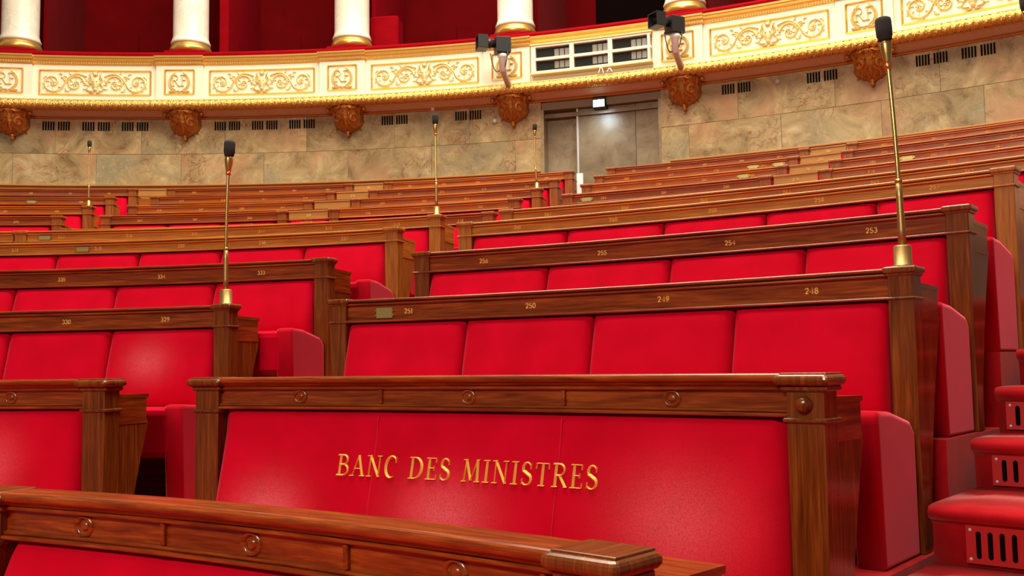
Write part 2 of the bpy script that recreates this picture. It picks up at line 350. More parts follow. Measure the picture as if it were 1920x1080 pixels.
GREYM = mat('grey_metal', (0.55, 0.50, 0.46), 0.4, 0.2)
GREY_SQ = mat('grey_square', (0.22, 0.20, 0.18), 0.5)
VOID = mat('dark_void', (0.006, 0.003, 0.003), 1.0, Specular_IOR_Level=0.0)
VENTM = mat('red_vent_plate', (0.42, 0.006, 0.010), 0.45)
WALLVENT = mat('dark_vent_slot', (0.010, 0.008, 0.006), 0.9, Specular_IOR_Level=0.1)
GLASS = mat('dark_glass', (0.02, 0.02, 0.018), 0.06, 0.0, Coat_Weight=0.6)
MARBLE = marble('pink_grey_marble', [(0.30, (0.10, 0.055, 0.025)), (0.42, (0.29, 0.19, 0.085)), (0.54, (0.40, 0.285, 0.14)), (0.72, (0.62, 0.47, 0.26))], (0.24, 0.060, 0.025), 3.0, 0.25, (0.42, 0.20, 0.10), (0.30, 0.255, 0.15))
MARBLE2 = marble('door_marble', [(0.3, (0.15, 0.095, 0.05)), (0.5, (0.25, 0.175, 0.10)), (0.75, (0.36, 0.27, 0.17))], (0.19, 0.09, 0.045), 2.2)
COLM = marble('column_marble', [(0.3, (0.70, 0.64, 0.52)), (0.55, (0.82, 0.77, 0.66)), (0.8, (0.88, 0.84, 0.75))], (0.60, 0.53, 0.42), 3.0)
WHITE = mat('white_paint', (0.85, 0.86, 0.86), 0.5)
EXITM = mat('exit_face', (0.2, 0.9, 0.6), 0.4)
_b = EXITM.node_tree.nodes['Principled BSDF']; _b.inputs['Emission Color'].default_value = (0.55, 1.0, 0.85, 1); _b.inputs['Emission Strength'].default_value = 2.5
EXITW = mat('exit_pictogram', (0.95, 1, 1), 0.4)
_b = EXITW.node_tree.nodes['Principled BSDF']; _b.inputs['Emission Color'].default_value = (0.9, 1.0, 1.0, 1); _b.inputs['Emission Strength'].default_value = 5

# ------------------------------------------------------------------ row table (u)
#        radius of the rail front, top height, floor height
ROW = {0: (5.20, -0.281, -1.05), 1: (6.35, -0.033, -1.05), 2: (7.08, 0.281, -0.59), 3: (7.68, 0.540, -0.26), 4: (8.37, 0.779, 0.02), 5: (9.06, 0.951, 0.21),
       6: (9.76, 1.062, 0.36), 7: (10.47, 1.273, 0.55), 8: (11.17, 1.471, 0.74), 9: (11.86, 1.672, 0.94), 10: (12.55, 1.876, 1.14)}
AISLE_R = 40.1

# ------------------------------------------------------------------ the room shell
bm = new()
edges = [(-0.6, 1.0)]
prof_r = [0.3] + [ROW[i][0] - (0.40 if i > 1 else 0.5) for i in range(1, 11)] + [13.9]
levels = [-1.05] + [ROW[i][2] for i in range(1, 11)]
for i, zf in enumerate(levels):
    r0, r1 = prof_r[i], prof_r[i + 1]
    nseg = 46
    if zf == levels[i - 1] and i: pass
    rings = []
    for k in range(nseg + 1):
        a = -26 + (AISLE_R + 0.1 + 26) * k / nseg
        rings.append([pol(r0, a, zf - 0.5), pol(r0, a, zf), pol(r1 + 0.02, a, zf), pol(r1 + 0.02, a, zf - 0.5)])
    loft(bm, rings)
tag(build('floor', bm, CARPET), 'red carpeted stepped floor under the benches', None, None, 'structure')
bm = new()
sweep(bm, [(0, -0.3), (0, 0), (6.6, 0), (6.6, -0.3)], 0.3, -1.052, AISLE_R + 0.1, 75, 14)
tag(build('floor', bm, CARPET), 'red carpet of the chamber floor beside the stairs', None, None, 'structure')

# back wall: marble slabs below the gallery, built one by one on a plain backing
R_W = 13.25
DA0, DA1, DA2 = 16.06, 17.69, 21.61           # recess of the door
wall = thing('wall_back', pol(R_W, 10, 1.2), 'curved wall of veined pink and grey marble slabs under the gallery', None, None, 'structure')
bm = new()
for a0, a1 in ((-26, DA0), (DA2, 62)):
    sweep(bm, [(0.03, -1.0), (0.03, 0.8), (0.6, 0.8), (0.6, -1.0)], R_W, 2.0, a0, a1)
sweep(bm, [(0.03, 0.70), (0.03, 0.8), (0.6, 0.8), (0.6, 0.70)], R_W, 2.0, DA0, DA2)
build('backing', bm, mat('wall_backing', (0.25, 0.2, 0.14), 0.8), wall)
lower = [-25.3, -21.3, -17.3, -13.3, -9.3, -5.5, -1.5, 2.5, 6.65, 10.75, 14.8, DA0]
upper = [-25.3, -19.5, -13.4, -7.4, -3.4, 0.6, 4.6, 8.94, 12.6, DA0]
lower2 = [DA2, 22.83, 26.78, 30.78, 34.52, 38.6, 42.6, 46.6, 52]
upper2 = [DA2, 25.0, 29.0, 33.0, 37.0, 41.0, 46.0, 52]
for js, z0, z1 in ((lower, 1.98, 2.39), (upper, 2.3903, 2.80), (lower2, 1.98, 2.39), (upper2, 2.3903, 2.80)):
    for a0, a1 in zip(js, js[1:]):
        bm = new(); g = 0.006
        n = max(3, int((a1 - a0) / 0.8))
        sweep(bm, [(0.0, z0 + 0.001), (-0.002, z0 + 0.003), (-0.002, z1 - 0.003), (0.0, z1 - 0.001), (0.028, z1 - 0.001), (0.028, z0 + 0.001)], R_W + random.uniform(-0.0015, 0.0015), 0, a0 + g, a1 - g, n)
        build('marble_slab', bm, MARBLE, wall)
# wooden dado along the foot of the wall
bm = new()
for a0, a1 in ((-26, DA0 - 0.05), (22.0, 52)):
    sweep(bm, [(-0.012, 0), (-0.03, -0.01), (-0.03, -0.02), (-0.012, -0.03), (-0.012, -0.9), (0.0, -0.9), (0.0, 0)], R_W, 2.047, a0, a1)
tag(build('trim_1', bm, W_DADO), 'light wooden dado along the foot of the marble wall', None, None, 'structure')
# vent grilles let into the marble
vents = [(79, 132, 236), (154, 207, 236), (228, 279, 236), (402, 451, 235), (472, 521, 234), (542, 591, 232), (715, 765, 222), (853, 903, 215), (1353, 1408, 165), (1512, 1571, 141), (1716, 1778, 108), (1802, 1868, 95)]
for x0, x1, y in vents:
    a0, a1 = A(x0, y, R_W), A(x1, y, R_W); zc = 2.704
    bm = new(); k = 11
    for q in range(k):
        if q == 5: continue
        ac = a0 + (a1 - a0) * (q + 0.5) / k; da = (a1 - a0) * 0.33 / k
        pbox(bm, R_W - 0.0045, R_W + 0.01, ac - da, ac + da, zc - 0.050, zc + 0.050, 0)
    build('vent_grille', bm, WALLVENT, wall)['kind'] = 'stuff'
for x, y in ((1458, 153), (928, 228), (812, 205)):
    a, z = AZ(x, y, R_W); bm = new(); d = (pol(R_W - 1, a, z) - pol(R_W, a, z)).normalized()
    lathe(bm, pol(R_W, a, z), [(0.0, 0), (0.035, 0), (0.035, 0.015), (0.02, 0.03), (0, 0.034)], 14, d)
    build('wall_button', bm, GREYM, wall, True)

# the recessed door at the head of the aisle
bm = new()
pbox(bm, R_W + 0.0, R_W + 0.6, DA0 - 0.01, DA0 + 0.12, 1.14, 2.70, 0.0)
pbox(bm, R_W + 0.0, R_W + 0.6, DA2 - 0.12, DA2 + 0.01, 1.14, 2.70, 0.0)
build('door_reveal', bm, MARBLE2, wall)
door = thing('door_1', pol(R_W + 0.14, 19.5, 1.14), 'tall marbled door recessed below the gallery with an exit sign over it', None, None, 'structure')
for a0, a1, dr in ((DA0 + 0.1, DA1 - 0.03, 0.16), (DA1 + 0.03, 20.35, 0.10), (20.37, DA2 - 0.1, 0.10)):
    bm = new(); sweep(bm, [(0, 1.15), (0, 2.70), (0.05, 2.70), (0.05, 1.15)], R_W + dr, 0, a0, a1, 3)
    build('door_leaf', bm, MARBLE2, door)
bm = new(); pbox(bm, R_W + 0.07, R_W + 0.16, DA1 - 0.05, DA1 + 0.05, 1.15, 2.70, 0.004)
build('door_edge', bm, GREYM, door)
bm = new(); sweep(bm, [(0, 2.62), (0, 2.66), (0.03, 2.66), (0.03, 2.62)], R_W + 0.06, 0, DA0 + 0.1, DA2 - 0.1, 4)
build('door_head', bm, MARBLE2, door)
# exit sign with its little down light
a, z = AZ(1124, 194, R_W); ex = thing('exit_sign', pol(R_W + 0.1, a, z), 'small glowing exit sign above the marbled door', 'sign')
bm = new(); pbox(bm, R_W - 0.03, R_W + 0.09, a - 0.30, a + 0.30, z - 0.052, z + 0.062, 0.008); build('housing', bm, BLACK, ex)
bm = new(); pbox(bm, R_W - 0.036, R_W - 0.028, a - 0.26, a + 0.26, z - 0.042, z + 0.032, 0.0); fc = build('face', bm, EXITM, ex)
mf = cyl(R_W - 0.036, a, z - 0.03); bm = new()
ribbon(bm, [(-0.03, 0.0), (-0.012, 0.02), (0.0, 0.028), (0.012, 0.012), (0.03, 0.0)], 0.012, 0.003, mf); ribbon(bm, [(-0.02, 0.04), (0.0, 0.045), (0.018, 0.036)], 0.010, 0.003, mf); ribbon(bm, [(0.0, 0.02), (0.003, 0.05)], 0.014, 0.003, mf)
ribbon(bm, [(0.002, 0.052), (0.004, 0.064)], 0.012, 0.003, mf)
build('pictogram', bm, EXITW, fc)
l = bpy.data.lights.new('exit_lamp', 'SPOT'); l.energy = 15; l.color = (0.72, 0.90, 1.0); l.spot_size = math.radians(120); l.spot_blend = 1.0; l.shadow_soft_size = 0.09
lo = bpy.data.objects.new('exit_lamp', l); COL.objects.link(lo); lo.location = pol(R_W - 0.22, a, z - 0.07)
lo.rotation_euler = (pol(R_W + 0.10, a, z - 0.5) - pol(R_W - 0.22, a, z - 0.07)).to_track_quat('-Z', 'Y').to_euler()

# ------------------------------------------------------------------ gallery: balcony front
R_P = 13.10
COLS = [-17.4, -9.4, -1.38, 6.58, 14.65, 22.6, 30.4, 38.4]
PW = 1.12                                     # half width of a pier (deg)
bal = thing('gallery_balcony', pol(R_P, 10, 2.8), 'curved cream and gold gallery front with carved panels above the marble wall', None, None, 'structure')
A0, A1 = -21, 47
# torus of carved laurel
bm = new(); nA = 3400
def torus_prof(a):
    out = []
    for k in range(12):
        ph = 2 * math.pi * k / 12
        rr = 0.038 + 0.014 * abs(math.sin(a * 11 + ph * 2)) + 0.011 * abs(math.sin(a * 23.7 - ph * 3)) + 0.004 * math.sin(a * 61 + ph * 4)
        out.append((-0.0 + rr * math.cos(ph), rr * math.sin(ph)))
    return out
sweep(bm, None, R_P - 0.045, 2.897, A0, A1, nA, torus_prof)
build('laurel_moulding', bm, GOLD_LEAF, bal, True)
bm = new(); sweep(bm, [(-0.075, 0.0), (-0.075, 0.012), (-0.02, 0.02), (0.08, 0.02), (0.08, 0)], R_P, 2.942, A0, A1); build('laurel_fillet', bm, GOLD_PAINT, bal)
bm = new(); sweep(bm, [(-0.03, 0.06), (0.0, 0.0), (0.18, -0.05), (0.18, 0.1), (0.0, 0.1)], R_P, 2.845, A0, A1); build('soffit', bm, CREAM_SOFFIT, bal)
bm = new(); sweep(bm, [(-0.02, -0.018), (-0.026, -0.008), (-0.02, 0.004), (0.02, 0.004), (0.02, -0.018)], R_W, 2.80, A0, A1); build('soffit_bead', bm, GOLD_OLD, bal)

def cornice(bm, a0, a1, out):
    r = R_P - out
    sweep(bm, [(0, 0), (-0.012, 0.010), (-0.012, 0.034), (-0.03, 0.050), (-0.034, 0.072), (-0.05, 0.076), (-0.05, 0.095), (0.10, 0.095), (0.10, 0)], r, 3.350, a0, a1, max(3, int(abs(a1 - a0) * 1.5)))
def beads(bm, a0, a1, out):
    r = R_P - out - 0.014; step = math.degrees(0.026 / r); n = int((a1 - a0) / step)
    for q in range(n):
        a = a0 + step * (q + 0.5)
        d = 0.30 * step; hgt = 0.011
        top = pol(r - 0.012, a, 3.372)
        ring = [pol(r, a - d, 3.372), pol(r, a, 3.372 + hgt), pol(r, a + d, 3.372), pol(r, a, 3.372 - hgt)]
        vs = [bm.verts.new(p) for p in ring]; t = bm.verts.new(top)
        for k in range(4): bm.faces.new((vs[k], vs[(k + 1) % 4], t))
def frame(bm, mf, hw, h0, h1, wd):
    for pts in (([(-hw, h0), (hw, h0)]), ([(-hw, h1), (hw, h1)]), ([(-hw, h0), (-hw, h1)]), ([(hw, h0), (hw, h1)])):
        (xa, ya), (xb, yb) = pts; n = max(2, int(math.hypot(xb - xa, yb - ya) / 0.05))
        P_ = [(xa + (xb - xa) * i / n, ya + (yb - ya) * i / n) for i in range(n + 1)]
        ribbon(bm, P_, wd, 0.014, mf)
def spiral(cx, cy, R0, R1, d0, d1, n=26):
    out = []
    for i in range(n + 1):
        t = i / n; r = R0 + (R1 - R0) * t; a = math.radians(d0 + (d1 - d0) * t)
        out.append((cx + r * math.cos(a), cy + r * math.sin(a)))
    return out
def leaf(bm, mf, x, y, ang, ln, wd, curl=0.4, h=0.012):
    pts, ws = [], []
    for i in range(6):
        t = i / 5; a = math.radians(ang) + curl * t
        pts.append((x + ln * t * math.cos(a), y + ln * t * math.sin(a))); ws.append(wd * math.sin(math.pi * min(0.98, 0.12 + 0.86 * t)) + 0.0012)
    ribbon(bm, pts, ws, h, mf)
def dome(bm, mf, x, y, rx, ry, h, n=12, m=4, taper=0.0):
    rings = []
    for i in range(m + 1):
        t = i / m * math.pi / 2
        ring = []
        for k in range(n):
            p = 2 * math.pi * k / n; sy = math.sin(p)
            wx = rx * (1 + taper * sy)
            ring.append(mf(x + wx * math.cos(t) * math.cos(p), y + ry * math.cos(t) * sy, h * math.sin(t)))
        rings.append(ring)
    loft(bm, rings[:-1], True, False)
    top = bm.verts.new(mf(x, y, h))
    bm.verts.ensure_lookup_table()
    last = [v for v in bm.verts][-n - 1:-1]
    for k in range(n):
        bm.faces.new((last[k], last[(k + 1) % n], top))
def rosette(bm, mf, x, y, r, h=0.014):
    for k in range(5):
        a = 2 * math.pi * k / 5 + 0.3
        dome(bm, mf, x + r * 0.6 * math.cos(a), y + r * 0.6 * math.sin(a), r * 0.42, r * 0.42, h, 6, 2)
    dome(bm, mf, x, y, r * 0.35, r * 0.35, h * 1.3, 6, 2)
def rinceau(bm, mf, U):
    for sx in (-1, 1):
        m2 = lambda u, v, h, sx=sx: mf(sx * u * U, v * U, h)
        w0 = 0.17
        # outer scroll
        p = spiral(3.62, 0.0, 0.92, 0.20, -165, 300, 34); ribbon(bm, p, [0.30 * (1 - 0.5 * i / 34) for i in range(35)], 0.016, m2)
        rosette(bm, m2, 3.6, 0.0, 0.24)
        # stem linking to the inner scroll
        p = spiral(1.72, -0.12, 0.80, 0.18, 175, -290, 34); ribbon(bm, p, [0.27 * (1 - 0.5 * i / 34) for i in range(35)], 0.016, m2)
        rosette(bm, m2, 1.72, -0.12, 0.24)
        p = [(0.75, 0.55), (1.0, 0.66), (1.45, 0.78), (1.95, 0.68), (2.35, 0.36), (2.6, 0.0), (2.72, -0.25)]
        ribbon(bm, p, [0.07, 0.2, 0.27, 0.3, 0.27, 0.22, 0.14], 0.016, m2)
        for cx_, cy_, R_, d0_, d1_ in ((3.62, 0.0, 0.86, -150, 60), (1.72, -0.12, 0.74, 160, -60)):
            sg = 1 if d1_ > d0_ else -1
            for q in range(9):
                an = d0_ + (d1_ - d0_) * q / 8; rr_ = R_ * (1 - 0.05 * q)
                leaf(bm, m2, cx_ + rr_ * math.cos(math.radians(an)), cy_ + rr_ * math.sin(math.radians(an)), an + sg * 35 + (0 if q % 2 else sg * 110), 0.30, 0.15, 0.5 * sg)
        for (x, y, an, ln, wd, cu) in ((1.1, 0.70, 205, .4, .17, .5), (1.5, .80, 30, .35, .16, -.6), (2.0, .70, 20, .4, .16, .7), (2.35, .40, 60, .42, .17, -.6), (2.5, .15, 10, .4, .15, .8), (2.45, .2, 75, .55, .15, -.9), (2.7, -.3, -60, .45, .16, .8), (2.6, -.5, -150, .35, .14, .6), (1.0, -.2, 150, .4, .15, .7), (1.05, -.55, 200, .42, .15, -.6), (2.2, -.75, -20, .4, .13, .5), (4.35, -.55, 60, .35, .12, .6), (4.4, .3, 100, .35, .12, .6), (3.1, .78, 160, .3, .14, .5), (2.9, .62, 100, .3, .13, -.5), (.95, .1, 165, .35, .14, -.8)):
            leaf(bm, m2, x, y, an, ln, wd * 1.4, cu)
def mask(bm, mf, U):
    m2 = lambda u, v, h: mf(u * U, v * U, h)
    dome(bm, m2, 0, -0.12, 0.36, 0.62, 0.030, 14, 5, 0.28)          # long face
    dome(bm, m2, 0, -0.62, 0.20, 0.14, 0.038, 10, 3)                 # muzzle
    dome(bm, m2, -0.17, 0.12, 0.10, 0.08, 0.040, 8, 3); dome(bm, m2, 0.17, 0.12, 0.10, 0.08, 0.040, 8, 3)
    dome(bm, m2, 0, 0.74, 0.22, 0.10, 0.030, 10, 3)
    for sx in (-1, 1):
        m3 = lambda u, v, h, sx=sx: mf(sx * u * U, v * U, h)
        for (x, y, an, ln, wd, cu) in ((.30, .25, 80, .65, .16, -.2), (.42, .15, 65, .72, .15, .5), (.40, -.05, 20, .55, .17, .9), (.38, -.12, -15, .6, .17, -.8), (.25, -.75, -10, .6, .15, .5), (.1, -.85, -35, .5, .13, .9), (.12, .8, 60, .25, .12, 0)):
            leaf(bm, m3, x, y, an, ln, wd, cu, 0.02)
def monogram(bm, mf, U):
    m2 = lambda u, v, h: mf(u * U, v * U - 0.22 * U, h)
    lettering(bm, 'RF', U * 1.0, lambda u, v, h: mf(u, v - 0.36 * U, h), 0.012, 0.02)
def wreath(bm, mf, U):
    for sx in (-1, 1):
        m3 = lambda u, v, h, sx=sx: mf(sx * u * U, v * U, h)
        p = arc2(0, 0, 0.80, 0.80, -80, 58, 14); ribbon(bm, p, 0.05, 0.010, m3)
        for i in range(1, 14, 1):
            x, y = p[i]; an = -80 + 150 * i / 14
            leaf(bm, m3, x, y, an + 50, 0.34, 0.15, 0.4); leaf(bm, m3, x, y, an + 130, 0.30, 0.13, -0.4)
        leaf(bm, m3, 0.15, -0.8, -25, 0.7, 0.12, 0.3); leaf(bm, m3, 0.3, -0.85, 20, 0.6, 0.12, -0.3)
    dome(bm, lambda u, v, h: mf(u * U, v * U, h), 0, -0.78, 0.16, 0.14, 0.02, 8, 3)

ZP0, ZP1 = 2.958, 3.352
proto_scroll = None
for ci, ac in enumerate(COLS):
    # pier under a column
    bm = new(); sweep(bm, [(-0.03, ZP0), (-0.03, ZP1), (0.1, ZP1), (0.1, ZP0)], R_P, 0, ac - PW, ac + PW, 4)
    pier = build('pier', bm, CREAM, bal)
    bm = new(); cornice(bm, ac - PW - 0.06, ac + PW + 0.06, 0.035); build('cornice', bm, GOLD, pier)
    bm = new(); beads(bm, ac - PW, ac + PW, 0.035); build('bead_row', bm, GOLD_PAINT, pier)['kind'] = 'stuff'
    mf = cyl(R_P - 0.03, ac, 3.160); bm = new(); frame(bm, mf, 0.158, -0.135, 0.135, 0.023); build('panel_frame', bm, GOLD, pier)
    bm = new(); monogram(bm, mf, 0.125); build('monogram', bm, GOLD_PAINT, pier)
    bm = new(); wreath(bm, mf, 0.128); build('wreath', bm, GOLD_PAINT, pier)
    # bay to the right of it
    if ci == len(COLS) - 1: break
    b0, b1 = ac + PW, COLS[ci + 1] - PW; bc = (b0 + b1) / 2
    bm = new(); sweep(bm, [(0, ZP0), (0, ZP1), (0.1, ZP1), (0.1, ZP0)], R_P, 0, b0, b1, 10)
    bay = build('parapet_panel', bm, CREAM, bal)
    bm = new(); cornice(bm, b0, b1, 0.0); build('cornice', bm, GOLD, bay)
    bm = new(); beads(bm, b0, b1, 0.0); build('bead_row', bm, GOLD_PAINT, bay)['kind'] = 'stuff'
    if ci == 4: continue                      # the box with the glazed front hangs on this bay
    mf = cyl(R_P, bc, 3.155); hw = math.radians((b1 - b0) / 2) * R_P - 0.07
    bm = new(); frame(bm, mf, hw, -0.135, 0.135, 0.023); build('panel_frame', bm, GOLD, bay)
    bm = new(); rinceau(bm, mf, hw / 4.75); build('scroll_ornament', bm, GOLD_PAINT, bay)
    bm = new(); mask(bm, mf, 0.122); build('mask_ornament', bm, GOLD_PAINT, bay)
# velvet covered hand rail
bm = new(); sweep(bm, [(-0.03, 0), (-0.04, 0.03), (-0.02, 0.058), (0.12, 0.062), (0.14, 0.0)], R_P + 0.02, 3.448, A0, A1); build('velvet_rail', bm, VEL_RAIL, bal)
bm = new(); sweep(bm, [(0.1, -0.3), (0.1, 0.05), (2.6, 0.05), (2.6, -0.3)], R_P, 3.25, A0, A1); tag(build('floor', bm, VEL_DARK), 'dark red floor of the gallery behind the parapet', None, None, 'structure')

# carved corbels under the piers
def corbel(ac):
    zt, rb, H = 2.845, R_W, 0.27
    def lerp(tab, t):
        for (t0, v0), (t1, v1) in zip(tab, tab[1:]):
            if t <= t1: return v0 + (v1 - v0) * (t - t0) / (t1 - t0)
        return tab[-1][1]
    WT = [(0, .205), (.08, .205), (.16, .18), (.3, .165), (.5, .165), (.65, .15), (.8, .118), (.92, .075), (1, .03)]
    DT = [(0, .21), (.08, .21), (.2, .185), (.5, .165), (.75, .12), (.92, .07), (1, .03)]
    def surf(u, v, h):                     # u sideways, v downwards from the top (u units), h out of the surface
        t = min(1, max(0, -v / H)); w_ = lerp(WT, t); x = max(-1, min(1, u / w_)); d = lerp(DT, t) * (1 - abs(x) ** 2.6) ** 0.5
        return pol(rb - d - h, ac + math.degrees(u / rb), zt + v)
    bm = new(); rings = []
    for i in range(19):
        v = -H * i / 18; w_ = lerp(WT, i / 18); ring = []
        for k in range(21):
            x = -1 + 2 * k / 20; x = math.sin(x * math.pi / 2)
            ring.append(surf(x * w_ * 0.999, v, 0))
        rings.append(ring)
    loft(bm, rings, True, True)
    c = build('corbel', bm, GOLD_OLD, bal, True)
    bm = new()
    ribbon(bm, [(0, -.03), (0, -.08), (0, -.14), (0, -.2), (0, -.245)], [.03, .06, .075, .05, .02], 0.03, surf)
    for sx in (-1, 1):
        m3 = lambda u, v, h, sx=sx: surf(sx * u, v, h)
        ribbon(bm, spiral(0.095, -0.125, 0.058, 0.010, 110, 600, 30), 0.020, 0.026, m3)
        ribbon(bm, [(.19, -.012), (.165, -.035), (.15, -.07), (.155, -.11), (.16, -.15), (.135, -.19), (.09, -.225), (.04, -.25)], [.02, .035, .03, .026, .03, .034, .03, .012], 0.026, m3)
        ribbon(bm, [(.03, -.02), (.07, -.035), (.12, -.03), (.17, -.02)], [.012, .03, .03, .02], 0.022, m3)
        for (x, y, an, ln, wd) in ((.02, -.16, -65, .08, .032), (.05, -.19, -75, .07, .03), (.05, -.05, -110, .07, .03), (.12, -.06, -60, .05, .026), (.03, -.1, 60, .06, .024), (.10, -.19, -60, .06, .028)):
            leaf(bm, m3, x, y, an, ln, wd, 0.3, 0.024)
    build('acanthus_scrolls', bm, GOLD_OLD, c)
    bm = new()
    rr = 0.022; lathe(bm, pol(rb - 0.045, ac, zt - H - 2.4 * rr), [(0, 0), (rr * .5 * S, rr * .3 * S), (rr * S, rr * 1.1 * S), (rr * .8 * S, rr * 1.9 * S), (rr * 1.3 * S, rr * 2.4 * S), (rr * 1.1 * S, rr * 3.2 * S)], 12)
    build('pendant', bm, GOLD_OLD, c, True)
    for sx in (-1, 1):
        rr = 0.026; bm = new(); lathe(bm, pol(rb - 0.13, ac + sx * math.degrees(0.205 / rb), zt - 0.035 - rr), [(0, 0), (rr * .8 * S, rr * .45 * S), (rr * S, rr * S), (rr * .75 * S, rr * 1.6 * S), (0, rr * 2 * S)], 12); build('scroll_tip', bm, GOLD_OLD, c, True)
for ac in COLS: corbel(ac + 0.12)

# columns
for i, ac in enumerate(COLS):
    rc = 13.47; base = pol(rc, ac, 3.30); R0 = 0.197 * S
    lab = ['marble column with gilded base above the gallery rail, one of a curved row'] * 8
    c = thing('column', base, lab[i], 'column', 'columns standing along the gallery')
    bm = new(); lathe(bm, pol(rc, ac, 3.742), [(R0 * 1.10, -0.06), (R0 * 1.12, -0.03), (R0 * 1.06, 0.0), (R0, 0.05), (R0, 0.4), (R0 * 0.99, 2.0), (R0 * 0.93, 4.2), (R0 * 0.93, 4.6)], 40); build('shaft', bm, COLM, c, True)
    bm = new(); lathe(bm, pol(rc, ac, 3.58), [(R0 * 1.02, 0), (R0 * 1.16, 0.02), (R0 * 1.2, 0.055), (R0 * 1.14, 0.09), (R0 * 1.08, 0.10), (R0 * 1.09, 0.135)], 40); build('gilded_base', bm, GOLD, c, True)
    bm = new(); pbox(bm, rc - 0.24, rc + 0.24, ac - 1.02, ac + 1.02, 3.30, 3.575, 0.01); build('plinth', bm, VEL_RAIL, c)
# gallery interior
bm = new(); sweep(bm, [(0, 3.2), (0, 8.2), (0.2, 8.2), (0.2, 3.2)], 15.4, 0, A0, A1)
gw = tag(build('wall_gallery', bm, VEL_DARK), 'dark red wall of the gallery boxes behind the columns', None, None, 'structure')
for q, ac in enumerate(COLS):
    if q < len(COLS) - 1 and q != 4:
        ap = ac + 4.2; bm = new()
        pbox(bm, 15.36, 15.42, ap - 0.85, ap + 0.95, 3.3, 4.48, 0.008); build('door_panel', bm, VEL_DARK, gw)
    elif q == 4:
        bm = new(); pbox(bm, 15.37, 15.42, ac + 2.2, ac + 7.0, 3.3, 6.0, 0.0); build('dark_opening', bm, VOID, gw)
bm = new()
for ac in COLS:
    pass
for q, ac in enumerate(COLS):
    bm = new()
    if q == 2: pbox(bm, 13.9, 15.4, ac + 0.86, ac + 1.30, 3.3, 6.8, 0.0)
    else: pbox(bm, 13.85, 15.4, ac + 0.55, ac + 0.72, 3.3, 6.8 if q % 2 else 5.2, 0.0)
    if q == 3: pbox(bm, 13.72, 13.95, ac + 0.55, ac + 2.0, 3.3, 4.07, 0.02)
    build('partition', bm, VEL_RAIL if q in (2, 3) else VEL_DARK, gw)  # brighter red paints in the lit partition ends beside the columns
bm = new(); sweep(bm, [(0, 0), (0, 0.4), (2.6, 0.4), (2.6, 0)], 13.0, 7.6, A0, A1); tag(build('ceiling', bm, CREAM), 'gallery ceiling over the columns', None, None, 'structure')

# glazed equipment box hung on the parapet between the cameras
b0, b1 = COLS[4] + PW + 0.12, COLS[5] - PW - 0.02
box = thing('glazed_box', pol(R_P - 0.05, (b0 + b1) / 2, 3.0), 'cream box with six dark glass panes mounted on the gallery front', 'equipment box')
RB = R_P - 0.085; z0, z1 = 3.025, 3.335
pa = [b0 + 0.13 + (b1 - b0 - 0.20) * k / 3 for k in range(4)]; pz = [z0 + 0.028, (z0 + z1) / 2, z1 - 0.028]
bm = new()
def bar(a0, a1, za, zb, d=0.05): sweep(bm, [(0, za), (0, zb), (d, zb), (d, za)], RB, 0, a0, a1, 4)
bar(b0, b1, z0, z0 + 0.028, 0.08); bar(b0, b1, z1 - 0.028, z1, 0.08); bar(b0, b1, pz[1] - 0.014, pz[1] + 0.014)
for k in range(4):
    hw = 0.08 if k in (0, 3) else 0.10
    bar(pa[k] - hw - (0.05 if k == 0 else 0), pa[k] + hw - (0.05 if k == 3 else 0) + (0.0), z0, z1)
build('frame', bm, CREAM, box)
bm = new(); sweep(bm, [(-0.008, z0 - 0.006), (-0.008, z0 + 0.008), (0.08, z0 + 0.008), (0.08, z0 - 0.006)], RB, 0, b0 - .05, b1 + .05, 4); sweep(bm, [(-0.008, z1 - 0.006), (-0.008, z1 + 0.008), (0.08, z1 + 0.008), (0.08, z1 - 0.006)], RB, 0, b0 - .05, b1 + .05, 4); build('gilt_edge', bm, GOLD_PAINT, box)
for k in range(3):
    for j in range(2):
        a0, a1 = pa[k] + 0.1, pa[k + 1] - 0.1; za, zb = pz[j] + 0.012, pz[j + 1] - 0.012
        bm = new(); sweep(bm, [(0, za), (0, zb), (0.01, zb), (0.01, za)], RB + 0.03, 0, a0, a1, 2); p = build('pane', bm, GLASS, box)
        for q in range(3):
            f0 = a0 + (a1 - a0) * (0.54 + 0.155 * q); f1 = f0 + (a1 - a0) * 0.13
            bm = new(); sweep(bm, [(0, za + 0.01), (0, zb - 0.018), (0.004, zb - 0.018), (0.004, za + 0.01)], RB + 0.024, 0, f0, f1, 2); build('grey_square', bm, GREY_SQ, p)  # flat grey squares set before the glass of each pane
# loops of white cable below the box
bm = new()
for px, py, w_, h_ in ((1127, 140, 10, 14), (1143, 136, 10, 8)):
    pts = []
    for i in range(9):
        t = i / 8; aa, zz = AZ(px + w_ * (t - 0.5), py - h_ * math.sin(math.pi * t), R_P - 0.1); pts.append(pol(R_P - 0.1, aa, zz))
    tube(bm, pts, 0.007, 6)
tag(build('cable_loop', bm, WHITE, None, True, pol(R_P - 0.1, 18.9, 2.95)), 'loose white cable loop lying on the gilded moulding below the glazed box', 'cable')

